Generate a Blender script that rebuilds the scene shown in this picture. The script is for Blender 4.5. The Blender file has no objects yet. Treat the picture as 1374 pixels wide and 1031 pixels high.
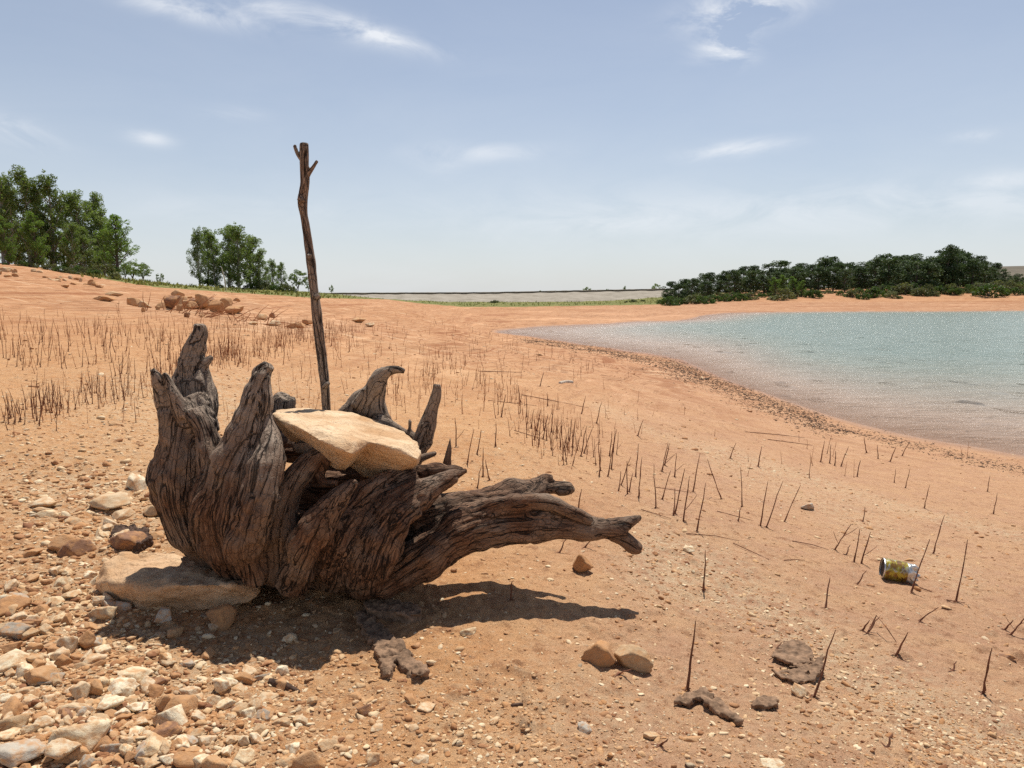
import bpy, bmesh, math, random
import numpy as np
from mathutils import Vector, Matrix
R = math.radians
random.seed(7); rng = np.random.default_rng(7)
sc = bpy.context.scene
COL = sc.collection
F = 1030.0; CZ = 0.8; PITCH = math.atan(117.5/F); ZW = -1.0
SP, CP = math.sin(PITCH), math.cos(PITCH)

# ------------------------------------------------------------------ projection helpers
def ray(px, py):
    cx = (np.asarray(px, float)-687)/F; cy = -(np.asarray(py, float)-515.5)/F
    dy = CP+cy*SP
    return cx/dy, (-SP+cy*CP)/dy
def P(px, py, Y):
    u, t = ray(px, py)
    return Vector((float(u*Y), float(Y), float(CZ+t*Y)))
def proj(x, y, z):
    z = z-CZ
    d = y*CP-z*SP; v = y*SP+z*CP
    return 687+F*x/d, 515.5-F*v/d

# ------------------------------------------------------------------ numpy gradient noise
_perm = rng.permutation(256).astype(np.int64); _perm = np.concatenate([_perm]*3)
_g = rng.normal(size=(256, 3)); _g /= np.linalg.norm(_g, axis=1)[:, None]
def noise3(p):
    p = np.asarray(p, float); i = np.floor(p).astype(np.int64); f = p-i; i &= 255
    w = f*f*f*(f*(f*6-15)+10); out = 0
    for a in (0, 1):
        for b in (0, 1):
            for c in (0, 1):
                h = _perm[_perm[_perm[(i[:, 0]+a) & 255]+((i[:, 1]+b) & 255)]+((i[:, 2]+c) & 255)]
                d = (_g[h]*(f-np.array([a, b, c]))).sum(1)
                wt = (w[:, 0] if a else 1-w[:, 0])*(w[:, 1] if b else 1-w[:, 1])*(w[:, 2] if c else 1-w[:, 2])
                out = out+d*wt
    return out*1.5
def n2(x, y, s, seed=0.0):
    return noise3(np.stack([x*s, y*s, np.full_like(x, seed+.37)], 1))

# ------------------------------------------------------------------ terrain
ctrl = []
def cp(px, py, z=None, Y=None):
    u, t = ray(px, py); u = float(u); t = float(t)
    if Y is None: Y = (z-CZ)/t
    else: z = CZ+t*Y
    ctrl.append((u, math.log(Y), z/(Y+2), Y))
def cw(px, Y, z):
    ctrl.append(((px-687)/F, math.log(Y), z/(Y+2), Y))
SHORE = [(668,446),(700,450),(800,465),(880,477),(930,489),(1000,519),(1100,554),(1200,580),(1300,598),(1374,611),(1460,624),
         (700,441),(740,438),(820,434.5),(900,431),(932,427.5),(960,422),(1100,418.5),(1250,418),(1374,417),(1470,417)]
for a, b in SHORE: cp(a, b, z=ZW)
for px, rows in {
    -120: [(1031,.0),(820,.03),(700,.06),(600,.13),(500,.32)],
    0:   [(1031,0),(820,.02),(700,.03),(600,.1),(500,.27)],
    200: [(1031,0),(820,0),(700,0),(600,.05),(500,.2),(440,.35),(412,.55)],
    420: [(1031,0),(800,0),(640,-.0),(560,0),(500,.05),(460,.1),(430,.15),(412,.3)],
    560: [(1031,0),(800,0),(640,-.02),(560,-.05),(500,-.1),(450,-.2),(428,-.3)],
    687: [(1031,0),(800,0),(640,-.06),(560,-.14),(500,-.32),(465,-.6)],
    800: [(800,-.04),(700,-.08),(600,-.2),(540,-.38),(490,-.7)],
    950: [(1031,-.03),(800,-.1),(700,-.18),(600,-.4),(540,-.65)],
    1170:[(1031,-.06),(850,-.16),(750,-.28),(680,-.42),(620,-.7)],
    1374:[(1031,-.1),(850,-.25),(750,-.4),(680,-.62),(640,-.83)],
    1500:[(1031,-.14),(850,-.33),(750,-.5),(690,-.72)]}.items():
    for py, z in rows: cp(px, py, z=z)
for px, py, Y in [(0,440,9.5),(0,405,17),(0,378,25),(0,361,33),(-120,430,9.5),(-120,385,18),(-120,350,33),
                  (110,372,36),(200,397,27),(200,384,44),(300,402,28),(300,391,55),(60,362,50),(200,379,62),(300,387,80),
                  (420,400,50),(420,394,85),(420,393,120),(560,416,60),(560,408,100),(560,405,135),(680,430,62),(680,416,85),(700,409,110),(700,406,138),
                  (820,424,75),(820,412,100),(820,406,135),(900,414,100),(900,404,125),(900,397,155),(1000,409,103),(1000,398,120),(1000,391,145),
                  (1130,408,103),(1130,394,118),(1130,386,145),(1374,406,103),(1374,389,118),(1374,380,150),(1500,389,118),
                  (-100,380,130),(100,388,130),(300,393,200),(700,402,200),(1100,388,200),(1400,384,200)]:
    cp(px, py, Y=Y)
for px, Y, z in [(640-20,42,-.72),(660,44,-.9),(700,50,-.93),(700,54,-.9),(740,51,-.93),(780,56,-.93),(800,60,-.9),(860,63,-.92),(850,72,-.88),(900,66,-.95),(900,90,-.9),(760,70,-.85),(880,80,-.92),(930,72,-.97),(1374,12,-1.25),(1374,20,-1.8),(1374,50,-3),(1200,16,-1.4),(1100,25,-1.8),(1000,26,-1.35),(900,33,-1.3),(1000,45,-1.9),(1100,75,-2.2),(1374,80,-2.2),(850,45,-1.35),(900,52,-1.4),
                 (-200,600,4),(200,600,3),(700,600,0),(1100,600,3),(1500,600,4),(-200,2500,4),(700,2500,-2),(1500,2500,4),
                 (687,.9,0),(-100,.9,0),(1400,.9,-.08)]:
    cw(px, Y, z)
ctrl = np.array(ctrl)
_A = np.stack([ctrl[:, 0]*2.2, ctrl[:, 1]], 1)
def _k(r): r = np.maximum(r, 1e-9); return r*r*np.log(r)
_n = len(_A); _D = np.linalg.norm(_A[:, None]-_A[None], axis=2)
_M = np.zeros((_n+3, _n+3)); _M[:_n, :_n] = _k(_D)+np.eye(_n)*1e-4; _M[:_n, _n] = 1; _M[:_n, _n+1:] = _A; _M[_n, :_n] = 1; _M[_n+1:, :_n] = _A.T
_W = np.linalg.solve(_M, np.concatenate([ctrl[:, 2], np.zeros(3)]))
UG = np.linspace(-1.0, 1.0, 321); LG = np.linspace(math.log(.9), math.log(2600), 520)
_U, _L = np.meshgrid(UG, LG, indexing='ij')
_q = np.stack([_U.ravel()*2.2, _L.ravel()], 1); _T = np.zeros(len(_q))
for i in range(0, len(_q), 20000):
    qq = _q[i:i+20000]; _T[i:i+20000] = _k(np.linalg.norm(qq[:, None]-_A[None], axis=2))@_W[:_n]+_W[_n]+qq@_W[_n+1:]
TAB = (_T.reshape(_U.shape))*(np.exp(_L)+2)
_px, _py = proj(_U*np.exp(_L), np.exp(_L), TAB)
_land = np.interp(_px, [560, 700, 740, 820, 932, 950, 1000], [447, 441, 437, 433.5, 426.5, 421, 418])
_m = (_py < _land-.5) & (np.exp(_L) > 34) & (np.exp(_L) < 140) & (_px < 960)
TAB = np.where(_m, np.maximum(TAB, ZW+.03+.0012*(np.exp(_L)-34)), TAB)
def base_z(x, y):
    x = np.atleast_1d(np.asarray(x, float)); y = np.atleast_1d(np.asarray(y, float))
    Y = np.maximum(y, .95); u = np.clip(x/Y, -.999, .999)
    fu = (u-UG[0])/(UG[1]-UG[0]); fl = np.clip((np.log(Y)-LG[0])/(LG[1]-LG[0]), 0, len(LG)-1.001)
    a = np.minimum(fu.astype(int), len(UG)-2); b = fl.astype(int); fu = fu-a; fl = fl-b
    return (TAB[a, b]*(1-fu)+TAB[a+1, b]*fu)*(1-fl)+(TAB[a, b+1]*(1-fu)+TAB[a+1, b+1]*fu)*fl
def ground_z(x, y):
    x = np.atleast_1d(np.asarray(x, float)); y = np.atleast_1d(np.asarray(y, float))
    z = base_z(x, y); r = np.hypot(x, y)
    px, _ = proj(x, np.maximum(y, .5), z)
    right = 1/(1+np.exp(-(px-820-(y-2)*20)/90.)); sm = 1-.55*right*np.clip((y-2)/3, 0, 1)
    shore = np.clip((z-ZW)/.5, .12, 1)
    for s, amp, sd in ((.45, .045, 3), (1.3, .022, 5), (4, .012, 9), (11, .006, 13), (28, .0055, 17), (60, .0032, 21)):
        w = np.clip(1/s/(r*.009), 0, 1)
        grow = 1+np.clip(r/12, 0, 2.5) if s < 2 else 1
        z = z+amp*n2(x, y, s, sd)*w*w*sm*shore*grow
    # little crusted clods
    w = np.clip(1/18./(r*.006), 0, 1)
    c = np.clip(n2(x, y, 18, 31)-.28, 0, 1)*np.clip(n2(x, y, 2.2, 41)+.1, 0, 1)
    return z+c*.06*w*sm
def hit(px, py):
    px = np.atleast_1d(np.asarray(px, float)); py = np.atleast_1d(np.asarray(py, float))
    u, t = ray(px, py); Ys = np.exp(np.linspace(math.log(1.0), math.log(420), 420)); outx = np.zeros(len(px)); outy = np.full(len(px), 1e9)
    for i in range(0, len(px), 4000):
        uu = u[i:i+4000, None]; tt = t[i:i+4000, None]
        zz = base_z((uu*Ys).ravel(), np.broadcast_to(Ys, (len(uu), len(Ys))).ravel()).reshape(len(uu), -1)
        below = zz-(CZ+tt*Ys); h = below > 0; k = np.argmax(h, axis=1); ok = h.any(axis=1) & (k > 0)
        kk = np.maximum(k, 1); ar = np.arange(len(uu)); b0 = below[ar, kk-1]; b1 = below[ar, kk]
        f = b0/(b0-b1+1e-12); Y = Ys[kk-1]*(1-f)+Ys[kk]*f
        outy[i:i+4000] = np.where(ok, Y, 1e9); outx[i:i+4000] = np.where(ok, Y*uu[:, 0], 0)
    ok = outy < 1e8; oz = np.zeros(len(px)); oz[ok] = ground_z(outx[ok], outy[ok])
    return outx, outy, oz, ok
def H(px, py):
    x, y, z, ok = hit([px], [py]); x, y, z = float(x[0]), float(y[0]), float(z[0])
    if py > 520:
        u, t = ray(px, py); u = float(u); t = float(t)
        for _ in range(6):
            y = y*.4+.6*(z-CZ)/t; x = u*y; z = float(ground_z(x, y)[0])
    return Vector((x, y, z))

# ------------------------------------------------------------------ materials
def mat(name):
    m = bpy.data.materials.new(name); m.use_nodes = True; nt = m.node_tree
    return m, nt, nt.nodes['Principled BSDF']
class NT:
    def __init__(s, nt): s.t = nt
    def n(s, kind, **kw):
        nd = s.t.nodes.new(kind)
        for k, v in kw.items():
            if k.startswith('i_'): nd.inputs[k[2:].replace('_', ' ')].default_value = v
            else: setattr(nd, k, v)
        return nd
    def l(s, a, b): s.t.links.new(a, b)
    def ramp(s, fac, stops, interp='LINEAR'):
        r = s.n('ShaderNodeValToRGB'); r.color_ramp.interpolation = interp; e = r.color_ramp.elements
        while len(e) < len(stops): e.new(.5)
        for q, (p_, c) in zip(e, stops): q.position = p_; q.color = (*c, 1) if len(c) == 3 else c
        s.l(fac, r.inputs[0]); return r.outputs[0]
    def mix(s, fac, a, b, typ='MIX'):
        m = s.n('ShaderNodeMix', data_type='RGBA', blend_type=typ)
        for sock, v in ((m.inputs[0], fac), (m.inputs[6], a), (m.inputs[7], b)):
            if hasattr(v, 'is_output'): s.l(v, sock)
            else: sock.default_value = v if not isinstance(v, tuple) else (*v, 1)
        return m.outputs[2]
    def math(s, op, a, b=None, c=None, clamp=False):
        m = s.n('ShaderNodeMath', operation=op, use_clamp=clamp)
        for i, v in enumerate((a, b, c)):
            if v is None: continue
            if hasattr(v, 'is_output'): s.l(v, m.inputs[i])
            else: m.inputs[i].default_value = v
        return m.outputs[0]
    def noise(s, vec, scale, detail=4, rough=.55, dist=0, out=0):
        m = s.n('ShaderNodeTexNoise'); m.inputs['Scale'].default_value = scale; m.inputs['Detail'].default_value = detail
        m.inputs['Roughness'].default_value = rough; m.inputs['Distortion'].default_value = dist
        if vec is not None: s.l(vec, m.inputs['Vector'])
        return m.outputs[out]
    def mapping(s, vec, sc_=(1, 1, 1), rot=(0, 0, 0)):
        m = s.n('ShaderNodeMapping'); m.inputs['Scale'].default_value = sc_; m.inputs['Rotation'].default_value = rot
        s.l(vec, m.inputs['Vector']); return m.outputs[0]
    def bump(s, h, dist, strength=1.0, nrm=None):
        b = s.n('ShaderNodeBump'); b.inputs['Distance'].default_value = dist; b.inputs['Strength'].default_value = strength
        s.l(h, b.inputs['Height'])
        if nrm is not None: s.l(nrm, b.inputs['Normal'])
        return b.outputs[0]
    def attr(s, name, out='Fac'):
        a = s.n('ShaderNodeAttribute', attribute_name=name); return a.outputs[out]
    def pos(s): return s.n('ShaderNodeNewGeometry').outputs['Position']
    def obj(s): return s.n('ShaderNodeTexCoord').outputs['Object']
    def rnd(s): return s.n('ShaderNodeObjectInfo').outputs['Random']

def sand_material():
    m, nt, b = mat('sand'); N = NT(nt); pos = N.pos()
    big = N.noise(pos, .7, 5, .6); mid = N.noise(pos, 5, 6, .65); fine = N.noise(pos, 60, 5, .7); vfine = N.noise(pos, 260, 3, .7)
    c1 = N.ramp(big, [(.3, (.53, .245, .100)), (.5, (.62, .315, .137)), (.7, (.68, .385, .185))])
    c = N.mix(N.math('MULTIPLY', N.attr('beach'), .85), c1, (.54, .31, .19))
    # drawdown contour bands follow the height above the water
    sx = N.n('ShaderNodeSeparateXYZ'); N.l(pos, sx.inputs[0])
    cv = N.n('ShaderNodeCombineXYZ'); N.l(N.math('MULTIPLY', sx.outputs[2], 9), cv.inputs[2])
    N.l(N.math('MULTIPLY', sx.outputs[0], .04), cv.inputs[0]); N.l(N.math('MULTIPLY', sx.outputs[1], .04), cv.inputs[1])
    band = N.noise(cv.outputs[0], 1.6, 5, .7)
    bandc = N.ramp(band, [(.38, (.62, .48, .42)), (.45, (1, 1, 1)), (.48, (1, 1, 1)), (.5, (.38, .27, .22)), (.52, (1, 1, 1)), (.57, (1, 1, 1)), (.58, (.5, .38, .3)), (.59, (1, 1, 1)), (.63, (1.2, 1.24, 1.3))])
    c = N.mix(N.math('MULTIPLY', N.ramp(mid, [(.36, (0, 0, 0)), (.62, (1, 1, 1))]), .4), c, (.72, .44, .22))
    c = N.mix(N.ramp(N.noise(pos, 22, 5, .75), [(.36, (.6, .6, .6)), (.47, (0, 0, 0))]), c, (.25, .095, .04))
    c = N.mix(N.ramp(fine, [(.58, (0, 0, 0)), (.68, (.55, .55, .55))]), c, (.72, .52, .34))
    c = N.mix(N.ramp(vfine, [(.33, (.65, .65, .65)), (.45, (0, 0, 0))]), c, (.19, .078, .034))
    c = N.mix(N.ramp(vfine, [(.62, (0, 0, 0)), (.72, (.5, .5, .5))]), c, (.75, .58, .4))
    c = N.mix(N.math('MULTIPLY', N.attr('gravelly'), N.ramp(N.noise(pos, 30, 6, .75), [(.42, (0, 0, 0)), (.6, (.8, .8, .8))])), c, (.66, .49, .31))
    sp = N.noise(N.mapping(pos, (1, 1, 1), (0, 0, .5)), 3.2, 8, .8)
    c = N.mix(N.math('MULTIPLY', N.attr('far'), N.ramp(sp, [(.38, (.75, .75, .75)), (.5, (0, 0, 0))])), c, (.40, .18, .08))
    c = N.mix(N.math('MULTIPLY', N.attr('far'), N.ramp(sp, [(.52, (0, 0, 0)), (.64, (.7, .7, .7))])), c, (.64, .42, .25))
    c = N.mix(N.math('MULTIPLY', N.attr('far'), .5), c, (.46, .235, .125))
    c = N.mix(N.math('MULTIPLY', N.attr('far'), .9), c, N.mix(1.0, c, bandc, 'MULTIPLY'))
    st_ = N.noise(N.mapping(pos, (.5, 3.5, 1), (0, 0, -.25)), 1.5, 8, .78)
    c = N.mix(N.math('MULTIPLY', N.attr('far'), N.ramp(st_, [(.36, (.8, .8, .8)), (.48, (0, 0, 0))])), c, (.34, .145, .065))
    c = N.mix(N.math('MULTIPLY', N.attr('far'), N.ramp(st_, [(.54, (0, 0, 0)), (.64, (.7, .7, .7))])), c, (.74, .52, .33))
    c = N.mix(N.math('MULTIPLY', N.attr('wet'), .6), c, (.36, .22, .145))
    gn = N.noise(pos, 1.3, 6, .7)
    g = N.ramp(gn, [(.35, (.10, .125, .03)), (.52, (.19, .19, .06)), (.68, (.32, .25, .10))])
    c = N.mix(N.ramp(N.math('ADD', N.attr('grass'), N.math('MULTIPLY_ADD', N.noise(pos, .8, 5, .7), .9, -.45)), [(.42, (0, 0, 0)), (.6, (1, 1, 1))]), c, g)
    N.l(c, b.inputs['Base Color']); b.inputs['Roughness'].default_value = .95
    N.l(N.math('MULTIPLY_ADD', N.attr('wet'), -.55, .95), b.inputs['Roughness']); b.inputs['Specular IOR Level'].default_value = .15
    h = N.math('ADD', N.math('MULTIPLY', fine, .6), N.math('ADD', N.math('MULTIPLY', vfine, .35), N.noise(pos, 900, 2, .6)))
    n1 = N.bump(h, .005, .8); n2_ = N.bump(N.noise(pos, 9, 7, .78), .024, .55, n1)
    N.l(n2_, b.inputs['Normal']); return m

def stone_material(name, stops, use_attr=False):
    m, nt, b = mat(name); N = NT(nt); o = N.obj() if not use_attr else N.pos()
    v = N.n('ShaderNodeVectorMath', operation='ADD'); N.l(o, v.inputs[0])
    r = N.attr('tint') if use_attr else N.rnd()
    if not use_attr:
        cmb = N.n('ShaderNodeCombineXYZ'); N.l(N.math('MULTIPLY', r, 40), cmb.inputs[0]); N.l(cmb.outputs[0], v.inputs[1])
    n = N.noise(v.outputs[0], 3 if not use_attr else 40, 6, .65)
    if use_attr:
        c = N.ramp(r, stops); c = N.mix(.6, c, N.ramp(n, [(.3, (.6, .5, .42)), (.6, (1.1, 1.08, 1.05))]), 'MULTIPLY')
    else:
        c = N.ramp(N.math('ADD', N.math('MULTIPLY', r, .45), N.math('MULTIPLY_ADD', n, .9, -.15)), stops)
    dust = N.noise(v.outputs[0], 1.7 if not use_attr else 15, 4, .6)
    c = N.mix(N.ramp(dust, [(.45, (0, 0, 0)), (.62, (.75, .75, .75))]), c, (.54, .28, .12))
    N.l(c, b.inputs['Base Color']); b.inputs['Roughness'].default_value = .9; b.inputs['Specular IOR Level'].default_value = .2
    N.l(N.bump(N.noise(N.pos(), 120, 6, .7), .003, .9), b.inputs['Normal']); return m

def big_rock_material(name, a, bb, cc, strata=False):
    m, nt, b = mat(name); N = NT(nt); pos = N.pos()
    n = N.noise(N.mapping(pos, (1, 1, 3 if strata else 1)), 9, 8, .7); n3 = N.noise(pos, 45, 6, .7)
    c = N.ramp(n, [(.3, a), (.5, bb), (.68, cc)])
    c = N.mix(N.ramp(n3, [(.3, (.6, .6, .6)), (.42, (0, 0, 0))]), c, (.33, .18, .09))
    c = N.mix(N.ramp(N.noise(pos, 5, 3, .5), [(.5, (0, 0, 0)), (.66, (.7, .7, .7))]), c, (.50, .27, .12))
    c = N.mix(N.ramp(N.noise(pos, 160, 3, .7), [(.32, (.6, .6, .6)), (.42, (0, 0, 0))]), c, (.26, .13, .06))
    vr = N.n('ShaderNodeTexVoronoi', feature='DISTANCE_TO_EDGE'); N.l(N.mapping(pos, (7, 7, 11), (.3, .4, .8)), vr.inputs['Vector'])
    vr.inputs['Scale'].default_value = 1.0
    crack = N.ramp(vr.outputs['Distance'], [(.0, (0, 0, 0)), (.018, (1, 1, 1))])
    c = N.mix(N.math('MULTIPLY', N.math('SUBTRACT', 1, crack), N.math('MULTIPLY', n, .7)), c, (.25, .14, .07))
    N.l(c, b.inputs['Base Color']); b.inputs['Roughness'].default_value = .92; b.inputs['Specular IOR Level'].default_value = .2
    h = N.math('ADD', N.math('MULTIPLY', n3, .8), N.noise(pos, 250, 4, .6))
    N.l(N.bump(h, .003, .8, N.bump(N.noise(pos, 14, 7, .65), .03, .7)), b.inputs['Normal']); return m

def wood_material(name, dark, midc, light, grey, k=1.0, crackle=.6, bleach=0):
    m, nt, b = mat(name); N = NT(nt); pos = N.pos()
    ga = N.n('ShaderNodeVectorMath', operation='ADD'); N.l(N.attr('grain', 'Vector'), ga.inputs[0]); ga.inputs[1].default_value = (3.137, 5.713, 2.319); g = ga.outputs[0]
    fib = N.noise(N.mapping(g, (170*k, 170*k, 9)), 1, 6, .68, .3)
    str_ = N.noise(N.mapping(g, (34*k, 34*k, 2.6)), 1, 4, .55, .7)
    vr = N.n('ShaderNodeTexVoronoi', feature='DISTANCE_TO_EDGE'); vr.inputs['Scale'].default_value = 1
    dv = N.n('ShaderNodeVectorMath', operation='ADD'); N.l(N.mapping(g, (75*k, 75*k, 34)), dv.inputs[0])
    nz = N.n('ShaderNodeVectorMath', operation='SCALE'); N.l(N.noise(pos, 30, 3, .6, out=1), nz.inputs[0]); nz.inputs['Scale'].default_value = 1.4; N.l(nz.outputs[0], dv.inputs[1])
    N.l(dv.outputs[0], vr.inputs['Vector'])
    cr = N.ramp(vr.outputs['Distance'], [(.0, (0, 0, 0)), (.07, (1, 1, 1))])
    ridge = N.math('ABSOLUTE', N.math('SUBTRACT', str_, .5))
    gap = N.ramp(ridge, [(.0, (0, 0, 0)), (.007, (.25, .25, .25)), (.024, (1, 1, 1))])
    c = N.ramp(fib, [(.28, dark), (.5, midc), (.72, light)])
    blot = N.noise(pos, 6, 5, .6)
    geo = N.n('ShaderNodeNewGeometry')
    c = N.mix(N.ramp(blot, [(.42, (0, 0, 0)), (.62, (.8, .8, .8))]), c, N.mix(fib, (grey[0]*.55, grey[1]*.55, grey[2]*.55), grey))
    if bleach:
        sz = N.n('ShaderNodeSeparateXYZ'); N.l(pos, sz.inputs[0])
        bl = N.ramp(N.math('ADD', sz.outputs[2], N.math('MULTIPLY_ADD', blot, .5, -.25)), [(.33, (0, 0, 0)), (.5, (bleach,)*3)])
        c = N.mix(bl, c, N.mix(fib, (.15, .11, .08), (.60, .49, .38)))
    c = N.mix(N.math('SUBTRACT', 1, gap), c, (.02, .012, .008))
    c = N.mix(N.math('MULTIPLY', N.math('SUBTRACT', 1, cr), N.ramp(N.noise(pos, 8, 3, .5), [(.4, (0, 0, 0)), (.55, (crackle,)*3)])), c, (.02, .012, .008))
    N.l(c, b.inputs['Base Color']); b.inputs['Roughness'].default_value = .85; b.inputs['Specular IOR Level'].default_value = .25
    h = N.math('ADD', N.math('MULTIPLY', fib, .45), N.math('ADD', N.math('MULTIPLY', gap, 1.0), N.math('MULTIPLY', cr, .35*crackle)))
    N.l(N.bump(h, .009, .95, N.bump(N.noise(pos, 70, 5, .7), .005, .6)), b.inputs['Normal']); return m

def leaf_material(name, c0, c1, c2, trans=.35):
    m, nt, b = mat(name); N = NT(nt); r = N.attr('tint')
    rr = N.math('ADD', N.math('MULTIPLY', r, .8), N.math('MULTIPLY', N.rnd(), .2))
    c = N.ramp(rr, [(0, c0), (.5, c1), (1, c2)]); N.l(c, b.inputs['Base Color']); b.inputs['Roughness'].default_value = .6
    b.inputs['Specular IOR Level'].default_value = .25
    tr = N.n('ShaderNodeBsdfTranslucent'); N.l(N.mix(1.0, c, (1.3, 1.5, .6), 'MULTIPLY'), tr.inputs[0])
    mx = N.n('ShaderNodeMixShader'); mx.inputs[0].default_value = trans; N.l(b.outputs[0], mx.inputs[1]); N.l(tr.outputs[0], mx.inputs[2])
    N.l(mx.outputs[0], nt.nodes['Material Output'].inputs[0]); return m

def plain(name, col, rough=.9, var=.35, scale=30, metal=0, bump=.002):
    m, nt, b = mat(name); N = NT(nt); n = N.noise(N.pos(), scale, 5, .65)
    d = tuple(x*(1-var) for x in col); l = tuple(min(1, x*(1+var)) for x in col)
    N.l(N.ramp(n, [(.3, d), (.7, l)]), b.inputs['Base Color']); b.inputs['Roughness'].default_value = rough; b.inputs['Metallic'].default_value = metal
    b.inputs['Specular IOR Level'].default_value = .25
    N.l(N.bump(n, bump, .8), b.inputs['Normal']); return m

M = {}
M['sand'] = sand_material()
M['white'] = stone_material('white_limestone', [(.1, (.50, .34, .19)), (.4, (.74, .58, .37)), (.8, (.86, .75, .55))])
M['cream'] = stone_material('cream_stone', [(.1, (.42, .26, .14)), (.45, (.60, .43, .26)), (.85, (.74, .60, .42))])
M['ochre'] = stone_material('ochre_stone', [(.1, (.34, .165, .075)), (.5, (.50, .28, .14)), (.9, (.62, .40, .22))])
M['grey'] = stone_material('grey_stone', [(.1, (.26, .21, .16)), (.5, (.44, .37, .29)), (.9, (.58, .51, .41))])
M['brown'] = stone_material('brown_stone', [(.1, (.15, .08, .05)), (.5, (.26, .135, .08)), (.9, (.38, .22, .14))])
M['gravel'] = stone_material('gravel_mix', [(0, (.24, .11, .06)), (.15, (.36, .17, .08)), (.4, (.52, .30, .16)), (.6, (.70, .50, .29)), (.85, (.84, .70, .48)), (.95, (.70, .56, .38)), (1, (.36, .28, .20))], True)
M['slab'] = big_rock_material('sandstone', (.58, .35, .185), (.75, .53, .325), (.84, .66, .45))
M['boulder'] = big_rock_material('rough_sandstone', (.48, .28, .15), (.66, .43, .25), (.76, .55, .35))
M['stump'] = wood_material('weathered_root_wood', (.04, .019, .011), (.155, .078, .043), (.36, .215, .13), (.33, .235, .165), bleach=.7)
M['pole'] = wood_material('pole_bark', (.10, .065, .045), (.27, .19, .14), (.46, .36, .27), (.42, .36, .29), 1.3, .7)
M['bark'] = plain('shed_bark', (.25, .155, .095), .9, .6, 45, 0, .006)
M['bark_dark'] = plain('dark_bark', (.10, .06, .042), .9, .6, 45, 0, .006)
M['stem'] = plain('dry_stem', (.19, .08, .045), .85, .4, 60)
M['stem_far'] = plain('dry_stem_pale', (.34, .145, .065), .85, .4, 20)
M['trunk'] = plain('tree_bark', (.12, .095, .075), .9, .4, 6)
M['trunk_pale'] = plain('pale_bark', (.34, .32, .28), .9, .4, 5)
M['poplar'] = leaf_material('poplar_leaves', (.075, .105, .03), (.16, .21, .065), (.30, .36, .14))
M['poplar_l'] = leaf_material('light_poplar_leaves', (.07, .12, .025), (.14, .22, .05), (.24, .33, .09))
M['pine'] = leaf_material('pine_needles', (.024, .046, .018), (.062, .10, .036), (.15, .20, .075), .15)
M['shrub'] = leaf_material('shrub_leaves', (.07, .08, .035), (.14, .15, .07), (.25, .25, .13), .25)
M['shrub_g'] = leaf_material('green_shrub_leaves', (.035, .06, .014), (.07, .115, .03), (.14, .19, .06), .3)
M['grass'] = leaf_material('dry_grass', (.10, .12, .03), (.18, .18, .06), (.33, .26, .12), .3)
M['rust'] = plain('rust_chip', (.25, .06, .02), .8)
M['twigwhite'] = plain('bleached_wood', (.6, .52, .42), .8, .3, 60)

# ------------------------------------------------------------------ object helpers
def mesh_np(name, v, f, mat_=None, smooth=False, attrs=None):
    me = bpy.data.meshes.new(name); v = np.asarray(v, np.float32); f = np.asarray(f, np.int32)
    me.vertices.add(len(v)); me.vertices.foreach_set('co', v.ravel())
    k = f.shape[1]; me.loops.add(f.size); me.loops.foreach_set('vertex_index', f.ravel())
    me.polygons.add(len(f)); me.polygons.foreach_set('loop_start', np.arange(0, f.size, k, dtype=np.int32))
    try: me.polygons.foreach_set('loop_total', np.full(len(f), k, np.int32))
    except Exception: pass
    me.update(calc_edges=True); me.validate()
    if smooth: me.polygons.foreach_set('use_smooth', np.ones(len(f), bool))
    for nm, (typ, arr) in (attrs or {}).items():
        a = me.attributes.new(nm, typ, 'POINT'); a.data.foreach_set('vector' if typ == 'FLOAT_VECTOR' else 'value', np.asarray(arr, np.float32).ravel())
    if mat_: me.materials.append(mat_)
    return me
def add(name, me, parent=None, loc=None, rot=None, scale=None):
    o = bpy.data.objects.new(name, me); COL.objects.link(o)
    if parent: o.parent = parent
    if loc is not None: o.location = loc
    if rot is not None: o.rotation_euler = rot
    if scale is not None: o.scale = scale
    return o
def tag(o, label=None, cat=None, group=None, kind=None):
    for k, v in (('label', label), ('category', cat), ('group', group), ('kind', kind)):
        if v: o[k] = v
    return o
def copy_tree(o):
    c = o.copy(); COL.objects.link(c)
    for ch in o.children:
        d = ch.copy(); COL.objects.link(d); d.parent = c
    return c

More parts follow.
